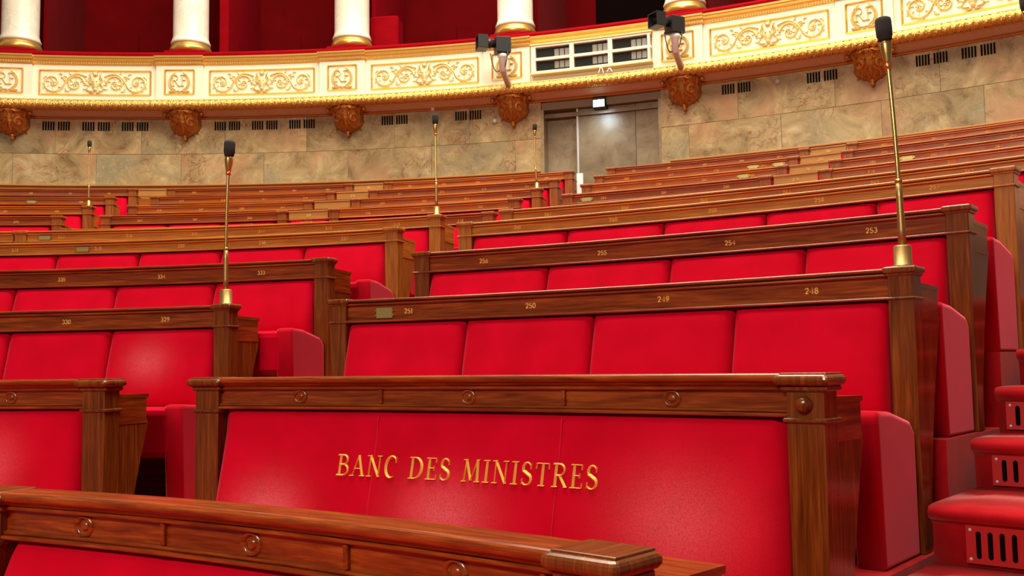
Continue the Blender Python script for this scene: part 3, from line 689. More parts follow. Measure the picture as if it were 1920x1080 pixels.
# remote cameras on brackets
def tv_camera(px, py, yaw, label, zoff):
    a, z = AZ(px, py, R_P - 0.28)
    t = thing('broadcast_camera', pol(R_P - 0.1, a, z - 0.3), label, 'camera', 'remote cameras on the gallery front')
    rad = (pol(R_P, a, z) - pol(R_P - 1, a, z)).normalized(); up = Vector((0, 0, 1)); tan = rad.cross(up) * 1.0
    f = (Matrix.Rotation(math.radians(yaw), 3, 'Z') @ (-rad)); s = f.cross(up)
    c = pol(R_P - 0.28, a, z); K = 0.86
    bm = new(); wbox(bm, c, s, f, up, 0.07, 0.09, 0.10, 0.012); build('body', bm, BLACK, t)
    bm = new(); lathe(bm, c + f * 0.09 + up * 0.02, [(0, 0), (0.05, 0), (0.05, 0.04), (0.062, 0.05), (0.062, 0.12), (0, 0.12)], 18, f); ln = build('lens', bm, BLACK, t, True)
    bm = new()
    for sz in (-1, 1): wbox(bm, c + f * 0.25 + up * (0.02 + sz * 0.075), s, f, up, 0.085, 0.06, 0.006)
    for sx in (-1, 1): wbox(bm, c + f * 0.25 + up * 0.02 + s * sx * 0.082, s, f, up, 0.006, 0.06, 0.075)
    build('lens_hood', bm, BLACK, t)
    bm = new(); lathe(bm, c + f * 0.212 + up * 0.02, [(0, 0), (0.06, 0), (0.055, 0.01), (0, 0.012)], 18, f); build('glass', bm, GLASS, ln, True)
    bm = new(); lathe(bm, c - up * 0.32, [(0, 0), (0.042, 0), (0.042, 0.17), (0.06, 0.18), (0.06, 0.215), (0, 0.215)], 14)
    build('mount', bm, WHITE, t, True)
    w0 = pol(R_P - 0.03, a + 0.05, z - 0.40)
    bm = new(); tube(bm, [c - up * 0.25, c - up * 0.31 + rad * 0.04, w0], 0.038, 8); build('arm', bm, GREYM, t, True)
    bm = new(); p0 = c + f * 0.15 - up * 0.1; p1 = c - up * 0.28
    pts = [p0.lerp(p1, i / 10) - up * 0.2 * math.sin(math.pi * i / 10) * (1 - i / 14) for i in range(11)]
    tube(bm, pts, 0.006, 6); p0 = c - f * 0.05 - up * 0.08 - s * 0.07; p1 = c - up * 0.26
    tube(bm, [p0.lerp(p1, i / 8) - up * 0.08 * math.sin(math.pi * i / 8) for i in range(9)], 0.006, 6)
    build('cable', bm, BLACK, t, True)
tv_camera(942, 86, -62, 'black broadcast camera turned along the gallery, on a white bracket before the glazed box', 0)
tv_camera(1265, 48, -38, 'black broadcast camera facing the chamber, on a white bracket past the glazed box', 0)

# ------------------------------------------------------------------ benches
def pad(bm, r, a0, a1, z0, z1, lean, na=8, nv=10, T=0.045, corner=8, seams=(), pale_spots=()):
    """upholstered back pad between angles and heights; lean = how far its foot comes forward"""
    def edge(x, pw): return max(0.0, 1 - abs(2 * x - 1) ** pw) ** 0.5
    def es(k, n):                                  # finer rows near both rims
        t = k / n; return 0.5 - 0.5 * math.cos(math.pi * t) * (0.35 + 0.65 * abs(math.cos(math.pi * t)) ** 0.0)
    rings = []
    wdt = math.radians(a1 - a0) * r; pwa = max(8, wdt / 0.035); pwv = max(8, (z1 - z0) / 0.035)
    for i in range(nv + 1):
        s = 0.5 - 0.5 * math.cos(math.pi * i / nv); z = z1 + (z0 - z1) * s
        ln = lean * (s * s * (3 - 2 * s)) + 0.012 * math.sin(math.pi * s)
        row = []
        for k in range(na + 1):
            t = 0.5 - 0.5 * math.cos(math.pi * k / na) if na < 20 else k / na
            d = T * edge(t, pwa) * edge(s, pwv)
            a = a0 + (a1 - a0) * t
            for sa in seams: d -= 0.006 * math.exp(-((a - sa) / 0.08) ** 2)
            row.append(pol(r + 0.045 - ln - d, a, z))
        rings.append(row)
    lay = bm.verts.layers.float.new('pale_patch') if pale_spots else None
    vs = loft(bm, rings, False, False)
    if pale_spots:
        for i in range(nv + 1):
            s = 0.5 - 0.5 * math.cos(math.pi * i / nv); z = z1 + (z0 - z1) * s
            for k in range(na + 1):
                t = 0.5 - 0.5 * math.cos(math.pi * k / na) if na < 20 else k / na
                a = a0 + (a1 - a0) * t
                vs[i][k][lay] = min(1, sum(q * math.exp(-((a - wa) / sa) ** 2 - ((z - wz) / sz_) ** 2) for wa, wz, sa, sz_, q in pale_spots))
    # sides back to the wood
    rim = vs[0] + [v[-1] for v in vs[1:]] + vs[-1][-2::-1] + [v[0] for v in vs[-2:0:-1]]
    back = []
    for v in rim:
        p = v.co; q = Vector((p.x - S * CX, p.y - S * CY, 0)); n = q.normalized(); d = S * (r + 0.052) - q.length
        back.append(bm.verts.new(p + n * max(d, 0.0)))
    m = len(rim)
    for k in range(m): bm.faces.new((rim[k], rim[(k + 1) % m], back[(k + 1) % m], back[k]))

def post(parent, r, z1, z0, a0, a1, wv, ministers=False, knob=False, up=0.0):
    bm = new()
    if ministers:
        pbox(bm, r - 0.004, r + 0.085, a0, a1, z0, z1 - 0.03, 0.004)
        pbox(bm, r - 0.012, r + 0.092, a0 - 0.07, a1 + 0.07, z1 - 0.124, z1 - 0.112, 0.003)
    else:
        pbox(bm, r - 0.002, r + 0.075, a0, a1, z0, z1 - 0.012, 0.003)
        pbox(bm, r - 0.008, r + 0.081, a0 - 0.05, a1 + 0.05, z1 - 0.10 + up, z1 - 0.091 + up, 0.003)
    p = build('end_post', bm, wv, parent)
    bm = new(); k = math.degrees(1 / r)
    if ministers:
        rbox(bm, r - 0.028, r + 0.100, a0 - 0.026 * k, a1 + 0.022 * k, z1 - 0.032, z1 - 0.003, 0.0135)
        pbox(bm, r - 0.012, r + 0.09, a0 - 0.012 * k, a1 + 0.012 * k, z1 - 0.046, z1 - 0.030, 0.004)
        rbox(bm, r - 0.014, r + 0.09, a0 - 0.012 * k, a1 + 0.012 * k, z1 - 0.008, z1 + 0.001, 0.003)
    else:
        rbox(bm, r - 0.012, r + 0.085, a0 - 0.012 * k, a1 + 0.012 * k, z1 - 0.018, z1 + 0.004, 0.007)
        pbox(bm, r - 0.006, r + 0.079, a0 - 0.006 * k, a1 + 0.006 * k, z1 - 0.026, z1 - 0.016, 0.003)
    build('post_cap', bm, wv, p)
    if knob:
        bm = new(); d = (pol(r - 1, 0.5 * (a0 + a1), 0) - pol(r, 0.5 * (a0 + a1), 0)).normalized()
        lathe(bm, pol(r - 0.004, 0.5 * (a0 + a1), z1 - 0.078), [(0, 0), (0.026, 0), (0.026, 0.006), (0.021, 0.008), (0.021, 0.020), (0.016, 0.026), (0, 0.028)], 18, d); build('round_knob', bm, wv, p, True)
    return p

def bead(x, z, rad, n=5):          # half round standing proud of x, from below upwards
    return [(x - rad * math.sin(math.pi * k / n), z - rad * math.cos(math.pi * k / n)) for k in range(n + 1)]
def lift(row): return 0.021 if row >= 4 else 0.0
def rail_profile(ministers, up=0.0):
    if up: return [(x, z + up if z < -0.04 else z) for x, z in rail_profile(ministers)]
    if ministers:
        return [(0.03, -0.112)] + bead(0.006, -0.1065, 0.0055) + bead(0.012, -0.0965, 0.0045) + [(0.018, -0.091), (0.018, -0.046), (0.010, -0.044)] + bead(0.008, -0.039, 0.005) + [(0.004, -0.032), (-0.002, -0.028), (-0.006, -0.024)] + bead(-0.006, -0.0115, 0.0115, 8) + [(0.07, 0.0), (0.075, -0.004), (0.075, -0.112)]
    return [(0.03, -0.098)] + bead(0.006, -0.0935, 0.0045) + [(0.016, -0.088), (0.016, -0.028), (0.010, -0.026)] + bead(0.006, -0.0215, 0.0045) + [(0.016, -0.016), (0.016, -0.012)] + bead(0.005, -0.006, 0.006, 6) + [(0.058, 0.0), (0.062, -0.004), (0.062, -0.098)]

def bench(row, a0, a1, bounds, label, nums=(), plates=(), posts=(1, 1), desk=(1, 1), arms=(0, 0), wood_h=W_FAR, wood_v=W_FAR_V, ministers=False, group=None, rings=(), bars=(), seams=(), fine=False, knobs=(0, 0), deskd=0.18, depth=0.33, pads=True, seat_h=None, pale_spots=()):
    r, zt, zf = ROW[row]
    t = thing('bench', pol(r, (a0 + a1) / 2, zf), label, 'bench', group)
    pw = math.degrees(0.078 / r) if not ministers else math.degrees(0.098 / r)
    i0 = a0 + (pw if posts[0] else 0); i1 = a1 - (pw if posts[1] else 0)
    bm = new(); up = lift(row); sweep(bm, rail_profile(ministers, up), r, zt, i0 - 0.02, i1 + 0.02, max(4, int((i1 - i0) * (1.6 if fine else 0.9)))); rail = build('top_rail', bm, wood_h, t)
    zs = zf + 0.42 if seat_h is None else seat_h
    bot = -0.112 if ministers else -0.098 + up
    # wooden back and skirt
    bm = new(); sweep(bm, [(0.05, bot), (0.066, bot), (0.066, zf - zt + 0.02), (0.05, zf - zt + 0.02)], r, zt, i0, i1); build('back_panel', bm, wood_h, t)
    # pads
    lean = 0.085 if ministers else 0.06
    if pads:
        for b0, b1 in zip(bounds, bounds[1:]):
            bm = new(); g = math.degrees(0.003 / r)
            pad(bm, r, b0 + g, b1 - g, zs - 0.01, zt + bot - 0.002, lean, 48 if ministers else (14 if fine else 8), 18 if fine else 10, 0.045, 8, seams, pale_spots)
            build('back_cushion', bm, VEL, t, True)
        bm = new(); s0, s1 = bounds[0], bounds[-1]
        sweep(bm, [(0.045, zs), (-depth + 0.03, zs + 0.012), (-depth + 0.005, zs), (-depth, zs - 0.02), (-depth + 0.01, zs - 0.17), (-depth + 0.06, zs - 0.2), (0.045, zs - 0.2)], r, 0, s0, s1)
        build('seat', bm, VEL, t)
    # desk behind the back for the next row
    if row > 5: deskd = 0.12
    d0, d1 = 0.066, 0.066 + deskd
    bm = new(); ov = 0.03
    zd = zt - (0.060 if (ministers or row > 5) else 0.045)
    sweep(bm, [(d0, zd - 0.016), (d0, zd), (d1 + 0.014, zd - 0.004), (d1 + 0.014, zd - 0.018)], r, 0, a0 + 0.02, a1 - 0.02); dk = build('desk_top', bm, wood_h, t)
    bm = new(); sweep(bm, [(d0, zd - 0.016), (d1, zd - 0.016), (d1, zd - 0.10), (d1 + 0.008, zd - 0.104), (d1 + 0.008, zd - 0.116), (d0, zd - 0.116)], r, 0, a0 + 0.03, a1 - 0.03); build('desk_box', bm, wood_h, dk)
    for side in (0, 1):
        ac0, ac1 = (a0 + 0.05, a0 + 0.05 + pw * 0.55) if side == 0 else (a1 - 0.05 - pw * 0.55, a1 - 0.05)
        if not desk[side]: continue
        bm = new(); rg = []
        for i in range(9):
            q = i / 8; z = zd - 0.116 + (zf - zd + 0.116) * q
            dd = (0.066 + (deskd - 0.01) * (1 - q) ** 1.6 + 0.025)
            rg.append([pol(r + 0.06, ac0, z), pol(r + dd, ac0, z), pol(r + dd, ac1, z), pol(r + 0.06, ac1, z)])
        loft(bm, rg); build('desk_bracket', bm, wood_v, t)
    for side in (0, 1):
        if posts[side]:
            pa0, pa1 = (a0, a0 + pw) if side == 0 else (a1 - pw, a1)
            post(t, r, zt, zf, pa0, pa1, wood_v, ministers, knobs[side], up)
        if arms[side]:
            th = math.degrees(0.088 / r); e0, e1 = (a0 + 0.1, a0 + 0.1 + th) if side == 0 else (a1 - th - 0.08, a1 - 0.08)
            bm = new(); rgs = []; dep = depth
            za = zs + 0.024; zb = zf
            prof = [(-dep + 0.010, za - 0.004), (-dep + 0.03, za), (-dep + 0.12, za - 0.006), (-0.05, za - 0.04), (-0.012, za - 0.075), (-0.010, zb), (-dep + 0.025, zb), (-dep, za - 0.02)]
            def inset(d):
                out = []
                for q in range(8):
                    (xa, ya), (xb, yb), (xc, yc) = prof[q - 1], prof[q], prof[(q + 1) % 8]
                    ex, ey = xb - xa, yb - ya; l1 = math.hypot(ex, ey); fx, fy = xc - xb, yc - yb; l2 = math.hypot(fx, fy)
                    nx, ny = ey / l1 + fy / l2, -ex / l1 - fx / l2; nl = math.hypot(nx, ny)
                    out.append((xb + nx / nl * d, yb + ny / nl * d))
                return out
            wth = math.radians(e1 - e0) * r; Rd = 0.016
            for f_, d_ in [(0, Rd + 0.004)] + [(Rd * (1 - math.cos(math.pi / 2 * q / 4)), Rd * (1 - math.sin(math.pi / 2 * q / 4))) for q in range(5)] + [(wth - Rd * (1 - math.cos(math.pi / 2 * q / 4)), Rd * (1 - math.sin(math.pi / 2 * q / 4))) for q in range(4, -1, -1)] + [(wth, Rd + 0.004)]:
                rgs.append([pol(r + x, e0 + (e1 - e0) * f_ / wth, z) for x, z in inset(d_)])
            loft(bm, rgs); build('armrest', bm, VEL_SIDE, t, True)
    for a, s in nums:
        bm = new(); lettering(bm, s, 0.0200, cyl(r + 0.0158, a, zt - 0.066 + up * 0.6), 0.0025, 0.05, None, 1.35); build('seat_number', bm, NUMBER, t)
    for a in plates:
        bm = new(); hw = math.degrees(0.040 / r); pbox(bm, r + 0.008, r + 0.018, a - hw, a + hw, zt - 0.084 + up, zt - 0.036 + up * 0.3, 0.003)
        pl = build('name_plate', bm, BRASS_PLATE, t)
        bm = new()
        for sx in (-1, 1):
            for zz in (-0.050 + up * 0.5, -0.070 + up): pbox(bm, r + 0.009, r + 0.018, a + sx * hw - 0.06, a + sx * hw + 0.06, zt + zz - 0.004, zt + zz + 0.004, 0.001)
        build('screw_tab', bm, BRASS, pl)
    fr = cyl(r + 0.018, 0, zt)
    for a in rings:
        mf = cyl(r + 0.018, a, zt - 0.068); bm = new()
        ribbon(bm, arc2(0, 0, 0.0235, 0.0205, 0, 360, 24), 0.0095, 0.010, mf); dome(bm, mf, 0, 0, 0.013, 0.012, 0.006, 14, 3); build('ring_ornament', bm, wood_h, rail, True)
    for a in bars:
        bm = new(); hw = math.degrees(0.006 / r); pbox(bm, r + 0.008, r + 0.02, a - hw, a + hw, zt - 0.092, zt - 0.044, 0.002); build('frieze_bar', bm, wood_h, rail)
    return t

def evenly(a0, a1, n): return [a0 + (a1 - a0) * i / n for i in range(n + 1)]

# --- ministers' benches (rows 0 and 1)
r0 = ROW[0][0]
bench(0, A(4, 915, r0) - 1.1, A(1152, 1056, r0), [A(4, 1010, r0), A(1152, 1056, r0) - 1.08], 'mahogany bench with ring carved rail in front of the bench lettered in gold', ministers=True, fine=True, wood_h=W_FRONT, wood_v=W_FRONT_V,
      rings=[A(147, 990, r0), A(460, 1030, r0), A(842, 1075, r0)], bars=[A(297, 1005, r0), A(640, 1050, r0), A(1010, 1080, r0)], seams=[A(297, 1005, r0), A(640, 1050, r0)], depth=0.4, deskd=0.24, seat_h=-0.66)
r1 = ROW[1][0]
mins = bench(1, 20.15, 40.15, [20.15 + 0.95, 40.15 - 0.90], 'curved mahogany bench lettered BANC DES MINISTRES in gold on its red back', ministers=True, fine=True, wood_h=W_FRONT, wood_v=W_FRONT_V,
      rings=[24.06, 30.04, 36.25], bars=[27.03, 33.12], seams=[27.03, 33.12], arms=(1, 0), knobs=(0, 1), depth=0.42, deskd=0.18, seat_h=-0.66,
      pale_spots=[(23.4, -0.50, 1.1, 0.10, 0.55), (29.6, -0.47, 1.3, 0.10, 0.42), (36.6, -0.43, 1.5, 0.13, 0.30)])
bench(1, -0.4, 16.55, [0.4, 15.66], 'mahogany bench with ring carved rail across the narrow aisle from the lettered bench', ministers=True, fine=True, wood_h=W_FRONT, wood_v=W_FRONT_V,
      rings=[0.7, 6.7, 12.67], bars=[3.7, 9.7], seams=[3.7, 9.7], pale_spots=[(12.3, -0.36, 1.0, 0.12, 0.3)], depth=0.42, deskd=0.18, seat_h=-0.66)
# embroidered words on the ministers' bench
zt, zsb = ROW[1][1], -0.66
def on_pad(u, v, h):
    z = zt - 0.323 + v; z1_, z0_ = zt - 0.114, zsb - 0.01
    s = (z1_ - z) / (z1_ - z0_); ln = 0.085 * (s * s * (3 - 2 * s)) + 0.012 * math.sin(math.pi * s)
    rr = r1 + 0.045 - ln - 0.045
    return pol(rr - h, TA + math.degrees(u / r1), z)
SEAM = velvet('seam_velvet', (0.56, 0.008, 0.030), (0.66, 0.015, 0.05), 0.6, (1, 0.3, 0.4))
for sa_ in (27.03, 33.12):
    TA = sa_; bm = new(); ribbon(bm, [(0, 0.195 - 0.46 * k / 14) for k in range(15)], 0.0026, 0.0010, on_pad, 0.0); build('seam', bm, SEAM, mins)
ta0, ta1 = A(627, 870, r1 - 0.05), A(1117, 892, r1 - 0.05); TA = (ta0 + ta1) / 2
tw = math.radians(ta1 - ta0) * (r1)
words = 'BANC DES MINISTRES'; sz = 0.066
trk = (tw / sz - text_w(words, 0)) / (len(words) - 1)
x_ = -tw / 2
for wd_ in words.split(' '):
    bm = new(); lettering(bm, wd_, sz, on_pad, 0.006, trk, x_); build('embroidered_word', bm, THREAD, mins)
    x_ += (text_w(wd_, trk) + trk * 2 + GL[' '][0]) * sz

# --- numbered rows
L_END = {2: 17.0, 3: 18.3, 4: 18.71, 5: 18.53, 6: 19.15, 7: 18.9, 8: 18.68, 9: 18.46, 10: 18.27}
C_BEG = {2: 21.12, 3: 21.85, 4: 21.27, 5: 21.11, 6: 21.0, 7: 20.83, 8: 20.52, 9: 20.15, 10: 19.86}
def nm(row, lst):
    r = ROW[row][0] + 0.016; return [(A(x, y, r), str(n)) for x, y, n in lst]
G = 'numbered benches of the half circle'
# centre sector, rows 2 to 5
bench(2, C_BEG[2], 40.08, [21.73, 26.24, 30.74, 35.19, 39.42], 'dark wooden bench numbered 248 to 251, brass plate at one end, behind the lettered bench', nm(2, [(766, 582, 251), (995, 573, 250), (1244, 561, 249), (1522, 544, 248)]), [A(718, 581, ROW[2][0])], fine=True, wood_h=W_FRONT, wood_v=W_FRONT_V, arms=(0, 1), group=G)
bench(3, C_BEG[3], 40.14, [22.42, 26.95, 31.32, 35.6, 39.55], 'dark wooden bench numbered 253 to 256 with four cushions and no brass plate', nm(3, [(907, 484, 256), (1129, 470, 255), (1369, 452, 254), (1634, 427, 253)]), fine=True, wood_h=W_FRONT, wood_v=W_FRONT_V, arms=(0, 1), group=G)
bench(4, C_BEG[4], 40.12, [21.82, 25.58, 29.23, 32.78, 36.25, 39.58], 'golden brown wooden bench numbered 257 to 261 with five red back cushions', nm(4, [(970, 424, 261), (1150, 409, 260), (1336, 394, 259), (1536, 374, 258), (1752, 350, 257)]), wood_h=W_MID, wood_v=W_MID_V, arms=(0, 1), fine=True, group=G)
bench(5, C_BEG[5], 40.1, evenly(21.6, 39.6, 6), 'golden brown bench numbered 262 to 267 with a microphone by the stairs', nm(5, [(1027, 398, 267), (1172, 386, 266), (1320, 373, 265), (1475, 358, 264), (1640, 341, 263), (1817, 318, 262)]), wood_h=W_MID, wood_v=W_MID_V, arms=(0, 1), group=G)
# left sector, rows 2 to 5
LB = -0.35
bench(2, LB, L_END[2], [0.0, 3.7, 7.78, 12.01, 16.38], 'dark wooden bench numbered 329 and 330 with a brass microphone on its end post', nm(2, [(125, 602, 330), (310, 597, 329)]), fine=True, pale_spots=[(13.8, 0.03, 0.8, 0.08, 0.30)], wood_h=W_FRONT, wood_v=W_FRONT_V, arms=(0, 1), group=G)
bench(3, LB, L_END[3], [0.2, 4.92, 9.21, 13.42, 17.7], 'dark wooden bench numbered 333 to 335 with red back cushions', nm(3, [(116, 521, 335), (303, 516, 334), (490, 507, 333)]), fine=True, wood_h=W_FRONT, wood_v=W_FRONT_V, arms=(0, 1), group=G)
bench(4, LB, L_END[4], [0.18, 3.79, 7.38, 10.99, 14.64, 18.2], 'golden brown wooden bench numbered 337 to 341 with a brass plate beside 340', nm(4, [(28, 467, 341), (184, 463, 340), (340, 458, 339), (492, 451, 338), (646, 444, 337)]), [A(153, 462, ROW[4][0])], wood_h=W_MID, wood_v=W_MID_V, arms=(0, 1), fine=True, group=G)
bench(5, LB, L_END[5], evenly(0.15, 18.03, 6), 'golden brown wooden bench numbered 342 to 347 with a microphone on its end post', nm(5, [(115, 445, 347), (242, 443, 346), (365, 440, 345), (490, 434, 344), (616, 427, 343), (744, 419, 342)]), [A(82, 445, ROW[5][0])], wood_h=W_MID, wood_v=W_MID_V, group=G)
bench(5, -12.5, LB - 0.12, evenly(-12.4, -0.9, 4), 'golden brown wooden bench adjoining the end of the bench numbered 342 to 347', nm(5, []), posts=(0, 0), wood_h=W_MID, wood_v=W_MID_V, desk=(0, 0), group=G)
# upper rows: two benches with a pale fold-down flap between them
SIDE = {'L': ('from the far aisle to the pale flap', 'from the flap to the door aisle', 'between far aisle and door aisle'), 'C': ('from the door aisle to the pale flap', 'from the flap to the vented stairs', 'between door aisle and vented stairs')}
def upper(row, s0, s1, h0, h1, na, nb, first, flapnum, plates, sector, kind):
    r, zt, zf = ROW[row]
    pw = math.degrees(0.078 / r)
    def mid(b): return [(b[i] + b[i + 1]) / 2 for i in range(len(b) - 1)]
    bb = evenly(h1 + pw + 0.05, s1 - pw - 0.05, nb); ba = evenly(s0 + pw + 0.05, h0 - pw - 0.05, na)
    nn = first
    num_b = []
    for m in reversed(mid(bb)): num_b.append((m, str(nn))); nn += 1
    fl = nn; nn += 1 if flapnum else 0
    num_a = []
    for m in reversed(mid(ba)): num_a.append((m, str(nn))); nn += 1
    pos = {6: 'fifth row', 7: 'fourth row', 8: 'third row', 9: 'second row', 10: 'first row'}[row] + ' below the marble wall'
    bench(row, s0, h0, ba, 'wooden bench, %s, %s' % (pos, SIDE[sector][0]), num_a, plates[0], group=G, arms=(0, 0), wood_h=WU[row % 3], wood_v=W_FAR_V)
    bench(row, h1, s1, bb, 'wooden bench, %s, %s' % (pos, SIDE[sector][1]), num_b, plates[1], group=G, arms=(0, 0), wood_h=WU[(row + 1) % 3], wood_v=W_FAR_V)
    t = thing('folding_flap', pol(r, (h0 + h1) / 2, zf), 'pale wooden flap, %s, %s' % (pos, SIDE[sector][2]), 'flap', 'pale flaps between the upper benches')
    bm = new(); sweep(bm, [(0.018, -0.073), (0.018, -0.012), (0.010, -0.010), (0.010, 0.0), (0.05, 0.0), (0.05, -0.073)], r, zt, h0 + 0.09, h1 - 0.09, 4); fp = build('flap_board', bm, W_PALE, t)
    bm = new(); pad(bm, r, h0 + 0.1, h1 - 0.1, zf + 0.30, zt - 0.078, 0.05, 6, 8); build('back_cushion', bm, VEL, t, True)
    bm = new(); sweep(bm, [(0.04, 0), (0.04, zt - zf - 0.1), (0.05, zt - zf - 0.1), (0.05, 0)], r, zf, h0 + 0.09, h1 - 0.09, 3); build('stand', bm, W_FAR, t)
    if flapnum:
        bm = new(); lettering(bm, str(fl), 0.0200, cyl(r + 0.0178, (h0 + h1) / 2, zt - 0.054), 0.0025, 0.05, None, 1.35); build('flap_number', bm, NUMBER, fp)
    return
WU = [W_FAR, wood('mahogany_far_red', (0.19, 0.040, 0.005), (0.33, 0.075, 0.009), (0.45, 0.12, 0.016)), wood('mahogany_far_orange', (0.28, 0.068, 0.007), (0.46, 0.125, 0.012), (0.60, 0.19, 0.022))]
def pa_(x, y, row): return A(x, y, ROW[row][0] + 0.012)
upper(6, LB, L_END[6], 8.25, 10.5, 4, 4, 348, False, ((), ()), 'L', 0)
upper(7, LB, L_END[7], 8.21, 10.21, 3, 3, 356, True, ((), ()), 'L', 0)
upper(8, -0.59, L_END[8], 8.04, 9.91, 4, 4, 363, False, ((), ()), 'L', 0)
upper(9, -0.80, L_END[9], 7.93, 9.63, 4, 4, 371, True, ((), ()), 'L', 0)
upper(10, -1.11, L_END[10], 7.76, 9.34, 5, 5, 380, True, ((), ()), 'L', 0)
upper(6, C_BEG[6], 40.1, 29.4, 31.5, 4, 4, 268, False, ((), ()), 'C', 0)
upper(7, C_BEG[7], 40.1, 29.32, 31.13, 3, 3, 276, True, ((pa_(1100, 370, 7),), ()), 'C', 0)
upper(8, C_BEG[8], 40.1, 29.04, 30.69, 4, 4, 283, True, ((pa_(1394, 327, 8),), (pa_(1701, 293, 8),)), 'C', 0)
upper(9, C_BEG[9], 40.1, 28.71, 30.44, 4, 4, 292, True, ((pa_(1412, 311, 9), pa_(1460, 306, 9)), ()), 'C', 0)
upper(10, C_BEG[10], 40.1, 28.45, 30.0, 5, 5, 301, True, ((), ()), 'C', 0)
# far block beyond the second aisle
for row, e, n, first, pl in ((7, -2.12, 3, 392, ()), (8, -2.27, 4, 400, ()), (9, -2.53, 4, 408, ((59, 375),)), (10, -2.62, 5, 416, ())):
    r = ROW[row][0]; b = evenly(-11.9, e - math.degrees(0.08 / r) - 0.03, n)
    nth = {7: 'fourth row below the marble wall', 8: 'with a microphone on its end post', 9: 'with a brass plate on its rail', 10: 'first row below the marble wall'}[row]
    bench(row, -12, e, b, 'wooden bench beyond the far aisle, %s' % nth, [((b[i] + b[i + 1]) / 2, str(first + n - 1 - i)) for i in range(n)], [pa_(x, y, row) for x, y in pl], posts=(0, 1), wood_h=WU[row % 3], wood_v=W_FAR_V, group=G)
r, zt_, zf_ = ROW[10]
t = thing('folding_flap', pol(r, -1.85, zf_), 'pale wooden flap closing the far aisle in the row below the marble wall', 'flap', 'pale flaps between the upper benches')
bm = new(); sweep(bm, [(0.018, -0.073), (0.018, -0.012), (0.010, -0.010), (0.010, 0.0), (0.05, 0.0), (0.05, -0.073)], r, zt_, -2.52, -1.20, 3); build('flap_board', bm, W_PALE, t)
bm = new(); sweep(bm, [(0.04, 0), (0.04, zt_ - zf_ - 0.1), (0.05, zt_ - zf_ - 0.1), (0.05, 0)], r, zf_, -2.52, -1.20, 3); build('stand', bm, W_FAR, t)

# ------------------------------------------------------------------ right aisle: carpeted stairs with vents
st = thing('aisle_stairs', pol(7.0, 43, -0.6), 'red carpeted stairs with slotted vents beside the bench ends', None, None, 'structure')
steps = [(6.45, 7.00, -0.75, -0.595), (7.00, 7.45, 0, -0.425), (7.45, 7.76, 0, -0.265), (7.76, 8.08, 0, -0.105), (8.08, 8.42, 0, 0.03), (8.42, 8.75, 0, 0.15), (8.75, 9.1, 0, 0.26)]
zprev = -0.75
for i, (ra, rb, _, z) in enumerate(steps):
    bm = new(); no = 0.022
    sweep(bm, [(0.02, zprev - 0.2), (0.012, z - 0.06), (0.0, z - 0.045), (-no, z - 0.035), (-no - 0.006, z - 0.018), (-no + 0.006, z - 0.004), (0.02, z), (rb - ra + 0.03, z), (rb - ra + 0.03, zprev - 0.2)], ra, 0, AISLE_R + 0.35, 50, 12)
    s_ = build('stair_step', bm, CARPET, st, True)
    if 1 <= i <= 3:
        vx, vy = ((1813, 1020), (1862, 880), (1888, 785))[i - 1]
        va = A(vx, vy, ra + 0.01); vz0, vz1 = zprev + 0.012, z - 0.052
        wv = 3.4
        bm = new(); sweep(bm, [(0.002, vz0), (0.002, vz1), (0.012, vz1), (0.012, vz0)], ra, 0, va, va + wv, 24); vg = build('vent_plate', bm, VENTM, st)
        bm = new(); n = 12
        for q in range(n):
            ac = va + 0.28 + (wv - 0.56) * q / (n - 1); hw = 0.055
            mf = cyl(ra + 0.0008, ac, (vz0 + vz1) / 2)
            h_ = (vz1 - vz0) / 2 * 0.72; w_ = math.radians(hw) * ra
            pts = arc2(0, h_ - w_, w_, w_, 0, 180, 6) + arc2(0, -h_ + w_, w_, w_, 180, 360, 6)
            vsl = [bm.verts.new(mf(u, v, 0.0)) for u, v in pts]; vsb = [bm.verts.new(mf(u, v, -0.0005)) for u, v in pts]
            bm.faces.new(vsl)
            for k in range(len(pts)): bm.faces.new((vsl[k], vsl[(k + 1) % len(pts)], vsb[(k + 1) % len(pts)], vsb[k]))
        build('slots', bm, VOID, vg)['kind'] = 'stuff'
        bm = new()
        for sx in (va + 0.1, va + wv - 0.1):
            for zz in (vz0 + 0.012, vz1 - 0.012):
                d = (pol(ra - 1, sx, zz) - pol(ra, sx, zz)).normalized(); lathe(bm, pol(ra + 0.003, sx, zz), [(0, 0), (0.006, 0), (0.005, 0.003), (0, 0.004)], 8, d)
        build('screws', bm, GREYM, vg)
    zprev = z

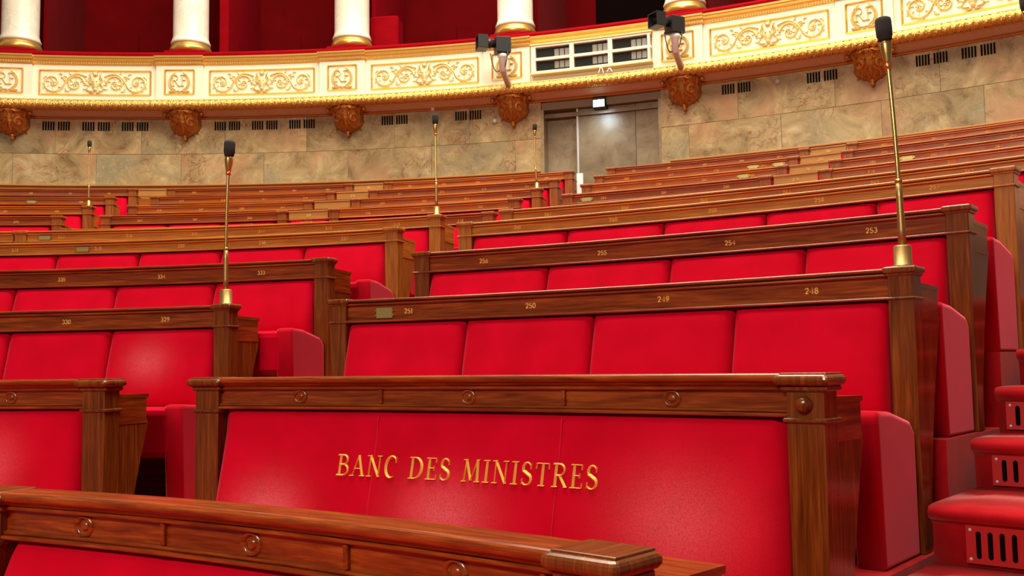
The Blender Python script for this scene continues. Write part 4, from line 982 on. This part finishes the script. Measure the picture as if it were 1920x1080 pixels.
# ------------------------------------------------------------------ gooseneck microphones
def mic(row, a, H, lean, bend, label, s=1.0, group='brass gooseneck microphones on the bench posts'):
    r, zt, zf = ROW[row]; r += 0.036
    base = pol(r, a, zt + 0.004)
    t = thing('microphone', base, label, 'microphone', group)
    tan = (pol(r, a + 0.1, 0) - pol(r, a - 0.1, 0)).normalized(); up = Vector((0, 0, 1))
    H *= S
    bm = new(); k = S * s
    lathe(bm, base, [(0, 0), (0.034 * k, 0), (0.034 * k, 0.004 * k), (0.027 * k, 0.007 * k), (0.027 * k, 0.064 * k), (0.024 * k, 0.067 * k), (0, 0.067 * k)], 20); build('base', bm, BRASS_DULL, t, True)
    def at(q): return base + up * (H * q) + tan * (lean * S * (q ** 1.2) + bend * S * math.sin(math.pi * q) )
    hb = 0.064 * k / H
    q1 = 0.34; q2 = 0.80; q3 = 0.905
    bm = new(); tube(bm, [at(hb + (q1 - hb) * i / 4) for i in range(5)], [0.0125 * k, 0.012 * k, 0.011 * k, 0.0105 * k, 0.010 * k], 10); build('stem', bm, BRASS_DULL, t, True)
    bm = new(); n = 90; pts = [at(q1 + (q2 - q1) * i / n) for i in range(n + 1)]
    tube(bm, pts, [(0.0078 if i % 2 else 0.0066) * k for i in range(n + 1)], 8); build('gooseneck', bm, BRASS, t, True)
    bm = new(); tube(bm, [at(q1 - 0.008), at(q1 + 0.004)], 0.0115 * k, 10); build('collar', bm, BRASS, t, True); bm = new(); tube(bm, [at(q2 - 0.012), at(q2 + 0.012)], 0.0105 * k, 10); build('collar', bm, BRASS, t, True)
    bm = new(); tube(bm, [at(q2 + (q3 - q2) * i / 5) for i in range(6)], [0.0095 * k, 0.012 * k, 0.015 * k, 0.0178 * k, 0.0185 * k, 0.0185 * k], 14); build('capsule_cone', bm, BRASS, t, True)
    bm = new(); tube(bm, [at(q3 + (1 - q3) * x) for x in (0, 0.02, 0.15, 0.2, 0.5, 0.8, 0.93, 0.99, 1.0)], [0.018 * k, 0.022 * k, 0.022 * k, 0.025 * k, 0.0255 * k, 0.0255 * k, 0.024 * k, 0.017 * k, 0.006 * k], 18); build('foam_windscreen', bm, FOAM, t, True)
def pc(row, e): return e - math.degrees(0.039 / ROW[row][0])
mic(2, pc(2, 40.08), 0.805, -0.030, 0.006, 'tall brass gooseneck microphone with black foam on the end post beside number 248')
mic(2, pc(2, L_END[2]), 0.745, 0.014, -0.006, 'brass gooseneck microphone with black foam on the end post beside number 329')
mic(5, pc(5, L_END[5]), 0.655, -0.004, 0.0, 'thin brass microphone on the end post of the bench numbered 342 to 347', 0.8)
mic(8, pc(8, L_END[8]), 0.555, -0.01, -0.008, 'thin brass microphone on a bench post beside the marbled door aisle', 0.75)
mic(8, pc(8, -2.27), 0.60, 0.0, 0.0, 'thin brass microphone on the bench post by the second aisle', 0.75)
mic(5, pc(5, 40.1), 0.77, -0.035, 0.0, 'brass microphone on the stair end post of the bench numbered 262 to 267', 0.9)

# plain white upright strip at the head of the aisle
a, z = AZ(1086, 361, 13.0)
bm = new(); pbox(bm, 13.0, 13.03, A(1081, 340, 13.0), A(1093, 340, 13.0), 1.14, AZ(1086, 325, 13.0)[1], 0.004)
tag(build('white_strip', bm, WHITE, None, False, pol(13.0, a, 1.14)), 'narrow white upright strip at the head of the aisle before the marbled door', 'panel')
